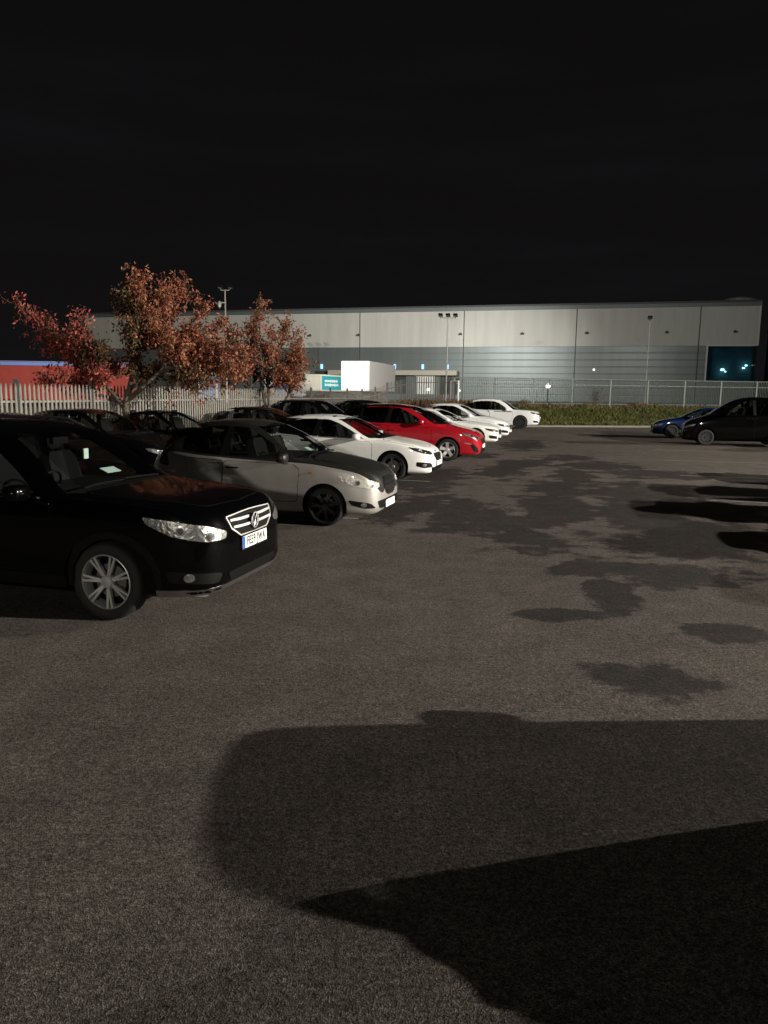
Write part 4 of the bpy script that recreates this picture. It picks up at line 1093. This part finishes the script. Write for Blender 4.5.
# ------------------------------------------------------------------ warehouse
def cladding(name, col, rough, pitch, depth, vertical, metal=0.):
    m, t, b = nt(name); L = t.links.new
    b.inputs['Metallic'].default_value = metal
    tc = N(t, 'ShaderNodeTexCoord'); sx = N(t, 'ShaderNodeSeparateXYZ'); L(tc.outputs['Object'], sx.inputs[0])
    n = N(t, 'ShaderNodeMath', _operation='MULTIPLY'); n.inputs[1].default_value = 1/pitch; L(sx.outputs[0 if vertical else 2], n.inputs[0])
    fr = N(t, 'ShaderNodeMath', _operation='FRACT'); L(n.outputs[0], fr.inputs[0])
    pp = N(t, 'ShaderNodeMath', _operation='PINGPONG'); pp.inputs[1].default_value = .5; L(fr.outputs[0], pp.inputs[0])
    mr = N(t, 'ShaderNodeMapRange'); mr.inputs['From Min'].default_value = .02; mr.inputs['From Max'].default_value = .12; L(pp.outputs[0], mr.inputs['Value'])
    bp = N(t, 'ShaderNodeBump', Strength=.45, Distance=depth); L(mr.outputs[0], bp.inputs['Height']); L(bp.outputs[0], b.inputs['Normal'])
    mp = N(t, 'ShaderNodeMapping'); mp.inputs['Scale'].default_value = (.7, .7, .06); L(tc.outputs['Object'], mp.inputs[0])
    nz = N(t, 'ShaderNodeTexNoise', Scale=1., Detail=6., Roughness=.65); L(mp.outputs[0], nz.inputs['Vector'])
    r2 = N(t, 'ShaderNodeMapRange'); r2.inputs['From Min'].default_value = .3; r2.inputs['From Max'].default_value = .7; r2.inputs['To Min'].default_value = .88; r2.inputs['To Max'].default_value = 1.08
    L(nz.outputs['Fac'], r2.inputs['Value'])
    mx = N(t, 'ShaderNodeMix', _data_type='RGBA', _blend_type='MULTIPLY'); mx.inputs[0].default_value = 1; mx.inputs[6].default_value = (*col, 1)
    L(r2.outputs[0], mx.inputs[7]); L(mx.outputs[2], b.inputs['Base Color'])
    b.inputs['Roughness'].default_value = rough
    return m
M['clad_cream'] = cladding('cream_cladding', (.56, .55, .495), .55, .33, .02, True)
M['clad_grey'] = cladding('grey_cladding', (.155, .176, .170), .40, 1.0, .03, False, .25)
M['parapet'] = pbr('parapet_trim', (.16, .18, .18), .5, .2, var=.15)
M['seam'] = pbr('panel_seam', (.06, .065, .065), .6)
M['trim_white'] = pbr('white_trim', (.66, .66, .62), .5)
M['dock'] = pbr('dock_surround', (.42, .38, .31), .7, var=.1)
M['dock_dark'] = pbr('dock_seal', (.03, .035, .03), .7)
def emis(name, col, s): return pbr(name, (.1, .1, .1), .5, emit=col, estr=s)
M['blue_glow'] = emis('dock_light_glow', (.35, .68, 1.), 1.6)
M['cyan_glow'] = emis('cool_lamp_glow', (.70, 1., .95), 7.)
M['white_glow'] = emis('white_lamp_glow', (1., .98, .92), 2.2)
TW = R(-16)
wh = thing('warehouse', 'long warehouse with cream upper cladding over grey lower wall', 'warehouse', (0, 120, 1.0), TW)
def wbox(name, x0, x1, y0, y1, z0, z1, mat, parent=wh):
    mb = MB(); mb.box(((x0+x1)/2, (y0+y1)/2, (z0+z1)/2), (x1-x0, y1-y0, z1-z0)); return mb.build(name, mat, parent)
# heights above the yard
wbox('lower_wall', -53.6, 45.75, 0, 40, -.1, 7.93, M['clad_grey'])
wbox('lower_wall', 45.75, 52.0, 3.2, 40, -.1, 7.93, M['clad_grey'])
wbox('lower_wall', 45.75, 52.0, 0, 3.2, -.1, 3.1, M['clad_grey'])
wbox('upper_wall', -53.6, 52.0, -.03, 40.03, 7.93, 13.1, M['clad_cream'])
wbox('parapet', -53.75, 52.15, -.18, 40.2, 13.1, 13.85, M['parapet'])
wbox('eaves_trim', -53.7, 52.1, -.24, -.18, 13.62, 13.88, M['galv_dark'])
for u in (-37, -21, -4.2, 12.0, 28.2, 44.6):
    wbox('panel_seam', u-.07, u+.07, -.06, -.03, .0, 13.1, M['seam'])
    pass
for u in (-44, -28.5, -12.4, -4.7+.3, 11.5, 19.9+.7, 29.7, 40.4, 49.1):
    mb = MB(); mb.box((u, -.22, 9.75), (.5, .32, .22), Matrix.Rotation(R(18), 3, 'X')); mb.box((u, -.10, 9.95), (.12, .14, .12)); mb.build('wall_light', M['galv_dark'], wh)
fr = wbox('window', 45.62, 45.84, -.14, -.03, 3.1, 8.02, M['trim_white'])
wbox('frame', 45.84, 52.0, -.14, -.031, 7.86, 8.02, M['trim_white'], fr)
mb = MB(); mb.box((48.92, .12, 5.5), (6.15, .03, 4.75)); mb.build('pane', glass_mat('office_glass', (.50, .72, .80), 1.), fr)
wbox('corner_trim', 51.9, 52.12, -.12, -.035, 7.93, 13.1, M['trim_white'])
# room behind the window; added glowing shapes stand in for reflections in the pane
rm = wbox('room_wall', 45.76, 51.99, 3.1, 3.19, 3.11, 7.92, pbr('room_paint', (.10, .15, .17), .8, var=.4, vscale=.6), wh)
for (u, z, y, r_) in ((48.2, 4.75, 2.55, .28), (48.55, 4.5, 2.3, .14), (50.9, 5.0, 2.6, .20), (51.2, 5.35, 2.6, .18)):
    mb = MB(); mb.lathe([(.001, r_*.7), (r_*.8, r_*.5), (r_, 0), (r_*.7, -r_*.4), (.001, -r_*.5)], 14, 'z', (u, y, z)); mb.build('reflection_glow', M['cyan_glow'], wh, True)
    mb = MB(); mb.tube([(u, y, z+r_*.6), (u, y, 7.9)], .02, 5); mb.build('glow_stem', M['galv_dark'], wh)
# loading docks
for i, u in enumerate((-27, -18.8, -10.6+.5, -3.0, 1.8, 6.2, 10.0)):
    db = wbox('dock_door', u-1.5, u+1.5, -.10, -.03, .9, 4.3, M['dock_dark'] if i % 2 == 0 else M['trim_white'])
    wbox('dock_light', u-.50, u-.18, -.24, -.04, 4.65, 5.35, M['blue_glow'], wh)
wbox('dock_canopy', -9.0, 11.3, -1.3, -.045, 3.72, 4.42, M['dock'])
wbox('dock_canopy', -34, -12.5, -1.3, -.045, 3.72, 4.42, M['dock'])
for u, z, r_, mt in ((30.9, 4.65, .14, 'white_glow'), (5.6+1.2, 1.6, .2, 'cyan_glow'), (11.6, 1.5, .14, 'white_glow')):
    mb = MB(); mb.lathe([(.001, -.2), (r_*.8, -.18), (r_, -.1), (r_, -.04)], 14, 'y', (u, 0, z)); mb.build('bulkhead_lamp', M[mt], wh, True)
# shallow domed plant roof
mb = MB(); pr = [(2.75*math.cos(a), .95*math.sin(a)) for a in [math.pi/2*k/8 for k in range(9)]]
mb.lathe([(r_+.001, h) for r_, h in pr], 36, 'z', (49.9, 3.4, 13.75)); mb.build('roof_dome', pbr('dome_sheet', (.7, .68, .66), .55, .2, var=.15, vscale=1.5), wh, True, 60)
# neighbouring brick block
t = thing('office_block', 'dark brown brick block just past the warehouse corner', 'building', (56.6, 103.4, 1.0), TW)
mb = MB(); mb.box((0, 6, 5.2), (7.6, 12, 10.4)); mb.build('wall', pbr('brown_brick', (.10, .055, .045), .9, var=.3, vscale=2, bump=.3), t)
mb = MB(); mb.box((0, 6, 10.5), (7.9, 12.3, .2)); mb.build('roof', M['seam'], t)
mb = MB(); mb.box((-3.0, -.05, 3.2), (.35, .1, .5)); mb.build('window', emis('orange_glow', (1., .42, .2), 1.2), t)

# ------------------------------------------------------------------ trailers in the yard
def trailer(name, label, cat, corner, yaw, w, l, z0, h, mats, wheels=True):
    """corner: near left rear bottom corner of the box body on the ground; box runs along +y locally"""
    t = thing(name, label, cat, (corner[0], corner[1], corner[2]), yaw)
    def bx(nm, c, d, m, p=t):
        mb = MB(); mb.box(c, d); return mb.build(nm, m, p)
    b = bx('box_body', (w/2, l/2, z0+h/2), (w, l, h), mats[0])
    f = bx('rear_frame', (w/2, -.02, z0+h-.11), (w+.03, .05, .20), mats[2]);
    for x in (.05, w-.05): bx('rear_frame', (x, -.02, z0+(h-.2)/2), (.12, .05, h-.21), mats[2])
    for x in (.13+(w-.26)*.25, .13+(w-.26)*.75):
        d = bx('rear_door', (x, -.012, z0+(h-.24)/2+.02), ((w-.28)/2, .03, h-.28), mats[1])
        for dx in (-.22, .22):
            mb = MB(); mb.tube([(x+dx, -.035, z0+.1), (x+dx, -.035, z0+h-.35)], .012, 6); mb.build('lock_bar', mats[1], d)
    bx('top_rail', (w/2, l/2, z0+h+.03), (w+.02, l+.02, .06), mats[2])
    bx('chassis', (w/2, l/2, z0-.15), (w*.45, l-.3, .26), M['seam'])
    bx('bumper_bar', (w/2, .08, z0-.42), (w*.92, .08, .12), M['galv_dark'])
    for x in (.3, w-.3): bx('tail_light', (x, .03, z0-.28), (.3, .05, .12), M['tail_red'])
    if wheels:
        for yy in (1.9, 3.2):
            for x in (.18, w-.18):
                mb = MB(); mb.lathe([(.001, -.14), (.28, -.14), (.48, -.12), (.5, 0), (.48, .12), (.28, .14), (.001, .14)], 20, 'y', (0, 0, 0))
                mb.v = [(x+v[1], yy+v[0], .5+v[2]) for v in mb.v]; mb.build('wheel', M['tyre'], t, True)
    return t
WH = pbr('trailer_white', (.78, .78, .75), .5, var=.05); WS = pbr('trailer_side', (.70, .70, .68), .5, var=.08)
trailer('box_trailer', 'large plain white box trailer backed towards the fence', 'trailer', (-3.85, 68.0, 1.0), R(-13), 2.5, 10.5, 1.15, 2.5, (WS, WH, WH))
TEAL = pbr('teal_panel', (.015, .30, .36), .45); GRN = pbr('green_panel', (.02, .55, .22), .45, emit=(.05, 1, .4), estr=.0)
CR = pbr('trailer_cream', (.62, .58, .48), .5, var=.08)
t = trailer('box_trailer', 'cream trailer with teal side panel left of the white one', 'trailer', (-10.25, 100, 1.0), R(-20), 2.12, 11, 1.15, 2.05, (CR, CR, CR))
mb = MB(); mb.box((2.12+.015, 5.6, 1.15+1.05), (.02, 10.6, 1.75)); tp = mb.build('side_panel', TEAL, t)
mb = MB(); mb.box((2.12+.03, 8.9, 1.15+.55), (.02, 3.2, .8)); mb.build('green_badge', GRN, tp)
mw = Matrix.Translation((2.15, 3.4, 1.15+1.30)) @ Matrix.Rotation(R(90), 4, 'Z') @ Matrix.Rotation(R(90), 4, 'X')
for i, (wd, dz) in enumerate(((4.0, 1.30), (4.3, .80))):
    # two rows of pale letter strokes, too small in the photograph to read
    mb = MB()
    g = np.random.default_rng(4+i); x = 1.2
    while x < 1.2+wd:
        l_ = g.uniform(.10, .26); mb.box((2.15, x+l_/2, 1.15+dz), (.012, l_, .26 if g.uniform() < .7 else .36)); x += l_+.07
    mb.build('lettering', M['plate_white'], tp)
RED = pbr('red_curtain', (.34, .05, .04), .5, var=.15, vscale=1.2, bump=.2, bscale=3.)
BLU = pbr('blue_top', (.16, .32, .75), .45)
t = trailer('curtain_trailer', 'red curtain sided trailer with blue top edge behind the left fence', 'trailer', (-28.7, 60.0, 0), R(-85), 2.5, 9.2, 1.2, 2.72, (RED, RED, RED))
mb = MB(); mb.box((2.52, 4.6, 1.2+2.62), (.04, 9.0, .22)); mb.build('blue_rail', BLU, t)
mb = MB(); mb.box((1.25, 4.6, 1.2+2.80), (2.5, 9.2, .05)); mb.build('roof_sheet', BLU, t)
t = trailer('curtain_trailer', 'red trailer end at the far left edge of the picture', 'trailer', (-32.9, 61.0, 0), R(10), 2.5, 12., 1.2, 2.70, (RED, RED, RED))
BL2 = pbr('blue_box', (.12, .20, .45), .5, var=.2)
trailer('box_trailer', 'blue box trailer glimpsed through the leaves between both trees', 'trailer', (-14.8, 61.5, .3), R(8), 1.5, 3., 1.15, 1.9, (BL2, BL2, M['trim_white']))
# white lorry cab beside the cream trailer
t = thing('lorry_cab', 'white lorry cab standing left of the cream trailer', 'lorry', (-9.5, 80, 1.0), R(6))
mb = MB(); mb.add([(0, 0, .6), (1.3, 0, .6), (1.3, 1.9, .6), (0, 1.9, .6), (0, .05, 2.1), (1.3, .05, 2.1), (1.3, 1.9, 3.0), (0, 1.9, 3.0), (0, .45, 2.95), (1.3, .45, 2.95)],
                  [(3, 2, 1, 0), (0, 1, 5, 4), (4, 5, 9, 8), (8, 9, 6, 7), (1, 2, 6, 9, 5), (0, 4, 8, 7, 3), (2, 3, 7, 6)]); mb.build('cab', WH, t)
mb = MB(); mb.add([(.1, .03, 2.12), (1.2, .03, 2.12), (1.2, .38, 2.85), (.1, .38, 2.85)], [(0, 1, 2, 3)]); mb.build('windscreen', M['seam'], t)
for x in (.15, 1.15):
    mb = MB(); mb.lathe([(.001, -.12), (.46, -.12), (.48, 0), (.46, .12), (.001, .12)], 18, 'y'); mb.v = [(x+v[1], .9+v[0], .48+v[2]) for v in mb.v]; mb.build('wheel', M['tyre'], t, True)
trailer('box_trailer', 'small blue box body in front of the lorry cab', 'trailer', (-11.9, 83.5, 1.0), R(-8), 1.9, 6., .4, 1.6, (BL2, BL2, BL2), False)

# ------------------------------------------------------------------ lamp posts and light
M['head'] = pbr('lamp_housing', (.012, .012, .012), .6)
M['pole'] = pbr('pole_steel', (.62, .62, .60), .45, .3)
def aim(o, loc, tgt):
    o.location = loc; o.rotation_euler = (Vector(tgt)-Vector(loc)).to_track_quat('-Z', 'Y').to_euler()
def spot(name, loc, tgt, power, ang, col=(1, .93, .80), size=.3, blend=.6):
    l = bpy.data.lights.new(name, 'SPOT'); l.energy = power; l.spot_size = R(ang); l.spot_blend = blend; l.shadow_soft_size = size; l.color = col
    o = bpy.data.objects.new(name, l); COL.objects.link(o); aim(o, loc, tgt); return o
def mast(label, loc, h, nh=3, heads_to=(0, 1), zt=0., cctv=False, pr=.09, wide=.75):
    t = thing('lamp_post', label, 'lamp post', loc)
    mb = MB(); mb.tube([(0, 0, -.05), (0, 0, .9), (0, 0, 1.0), (0, 0, h)], [pr*1.3, pr*1.3, pr, pr*.7], 10); mb.build('pole', M['pole'], t, True)
    if nh > 1:
        mb = MB(); mb.tube([(-wide-.1, 0, h+.25), (-wide*.7, 0, h), (wide*.7, 0, h), (wide+.1, 0, h+.25)], .045, 6); mb.build('cross_arm', M['pole'], t, True)
    d = Vector((heads_to[0], heads_to[1], 0)).normalized()
    for i in range(nh):
        x = 0 if nh == 1 else -wide+2*wide*i/(nh-1)
        mb = MB(); T = Matrix.Rotation(math.atan2(d.y, d.x)-math.pi/2, 3, 'Z') @ Matrix.Rotation(R(-28), 3, 'X')
        mb.box((x, 0, h+.28), (.42, .42, .16), T); mb.box((x, 0, h+.08), (.08, .08, .24)); hd = mb.build('lamp_head', M['head'], t)
        mb = MB(); c = Vector((x, 0, h+.28))+T @ Vector((0, .05, -.085)); mb.box(c, (.34, .26, .012), T); mb.build('lamp_glass', M['white_glow'] if False else M['galv'], hd)
    if cctv:
        mb = MB(); mb.tube([(-.5, -.1, h-1.1), (0, 0, h-1.05)], .06, 6); mb.lathe([(.001, -.55), (.16, -.4), (.2, -.1), (.1, .1)], 12, 'z', (-.5, -.1, h-1.05)); mb.build('camera_housing', M['pole'], t, True)
    return t
mast('tall white lamp post with three dark floodlight heads before the warehouse', (6.25, 80, 1.0), 8.6, 3, (0.25, 1))
mast('white lamp post rising above the autumn trees with camera housing', (-14.28, 70, 1.0), 9.8, 2, (0.2, 1), cctv=True, wide=.45)
mast('thin pale pole with small dark head right of centre', (26.74, 80, 1.0), 8.6, 1, (.2, 1), pr=.06)
t = thing('bollard_lamp', 'bright white globe lamp on short post behind the bank fence', 'lamp', (18.78, 90, 1.0))
mb = MB(); mb.tube([(0, 0, -.05), (0, 0, 1.8)], .05, 8); mb.build('post', M['galv_dark'], t)
mb = MB(); mb.lathe([(.001, .32), (.2, .25), (.3, .05), (.22, -.16), (.05, -.2)], 16, 'z', (0, 0, 1.98)); mb.build('globe', M['white_glow'], t, True)
# floodlights of the yard wash the warehouse wall; an added one brightens the white trailer
WARM = (1., .95, .80); COOL = (1., 1., .955)
for u, z, p, a in LAMPS_WALL:
    x, y = u*math.cos(TW), 120+u*math.sin(TW)
    spot('yard_floodlight', (6.25+a[0], 80.4, 10.0), (x, y, z), p, a[1], COOL, .12 if a[0] > 5 else .25, 1.)
for loc, tgt, p, an, col, sz in LAMPS:
    spot('floodlight', loc, tgt, p, an, col, sz)
for i, (loc, tgt, p, an, col, sz) in enumerate(LAMPS):
    if i in MASTS:
        mast(MASTS[i], (loc[0]+.05, loc[1]+.3, 0), loc[2]-.75, 3, (tgt[0]-loc[0], tgt[1]-loc[1]), pr=.14)

# ------------------------------------------------------------------ night sky
w = bpy.data.worlds.new('World'); scn.world = w; w.use_nodes = True
t = w.node_tree; bgn = t.nodes['Background']; L = t.links.new
tc = N(t, 'ShaderNodeTexCoord'); mp = N(t, 'ShaderNodeMapping'); mp.inputs['Scale'].default_value = (1.2, 1.2, 9.); L(tc.outputs['Generated'], mp.inputs[0])
nz = N(t, 'ShaderNodeTexNoise', Scale=1.7, Detail=6., Roughness=.55); L(mp.outputs[0], nz.inputs['Vector'])
cr = N(t, 'ShaderNodeValToRGB'); e = cr.color_ramp.elements
e[0].position = .45; e[0].color = (.0046, .0041, .0045, 1); e[1].position = .9; e[1].color = (.0062, .0060, .0068, 1)
L(nz.outputs['Fac'], cr.inputs[0]); L(cr.outputs[0], bgn.inputs['Color'])
# faint town glow low in the sky
sx = N(t, 'ShaderNodeSeparateXYZ'); L(tc.outputs['Generated'], sx.inputs[0])
gm = N(t, 'ShaderNodeMapRange'); gm.inputs['From Min'].default_value = .0; gm.inputs['From Max'].default_value = .45; gm.inputs['To Min'].default_value = 1.25; gm.inputs['To Max'].default_value = .88
L(sx.outputs[2], gm.inputs['Value']); L(gm.outputs[0], bgn.inputs['Strength'])

# ------------------------------------------------------------------ camera
cam = bpy.data.cameras.new('Camera'); co = bpy.data.objects.new('Camera', cam); COL.objects.link(co); scn.camera = co
cam.sensor_fit = 'VERTICAL'; cam.sensor_height = 32.; cam.lens = 768/1024*32.; cam.clip_end = 2000; cam.clip_start = .05
PITCH, ROLL = 8.8072, .68752
co.matrix_world = Matrix.Translation((0, 0, 2.0)) @ Matrix.Rotation(R(90-PITCH), 4, 'X') @ Matrix.Rotation(R(ROLL), 4, 'Z')
vs = scn.view_settings; vs.view_transform = 'Standard'; vs.look = 'None'; vs.exposure = 0; vs.gamma = 1; vs.use_curve_mapping = False
scn.cycles.use_denoising = True
scn.cycles.max_bounces = 6; scn.cycles.transparent_max_bounces = 12
scn.cycles.sample_clamp_indirect = 4.
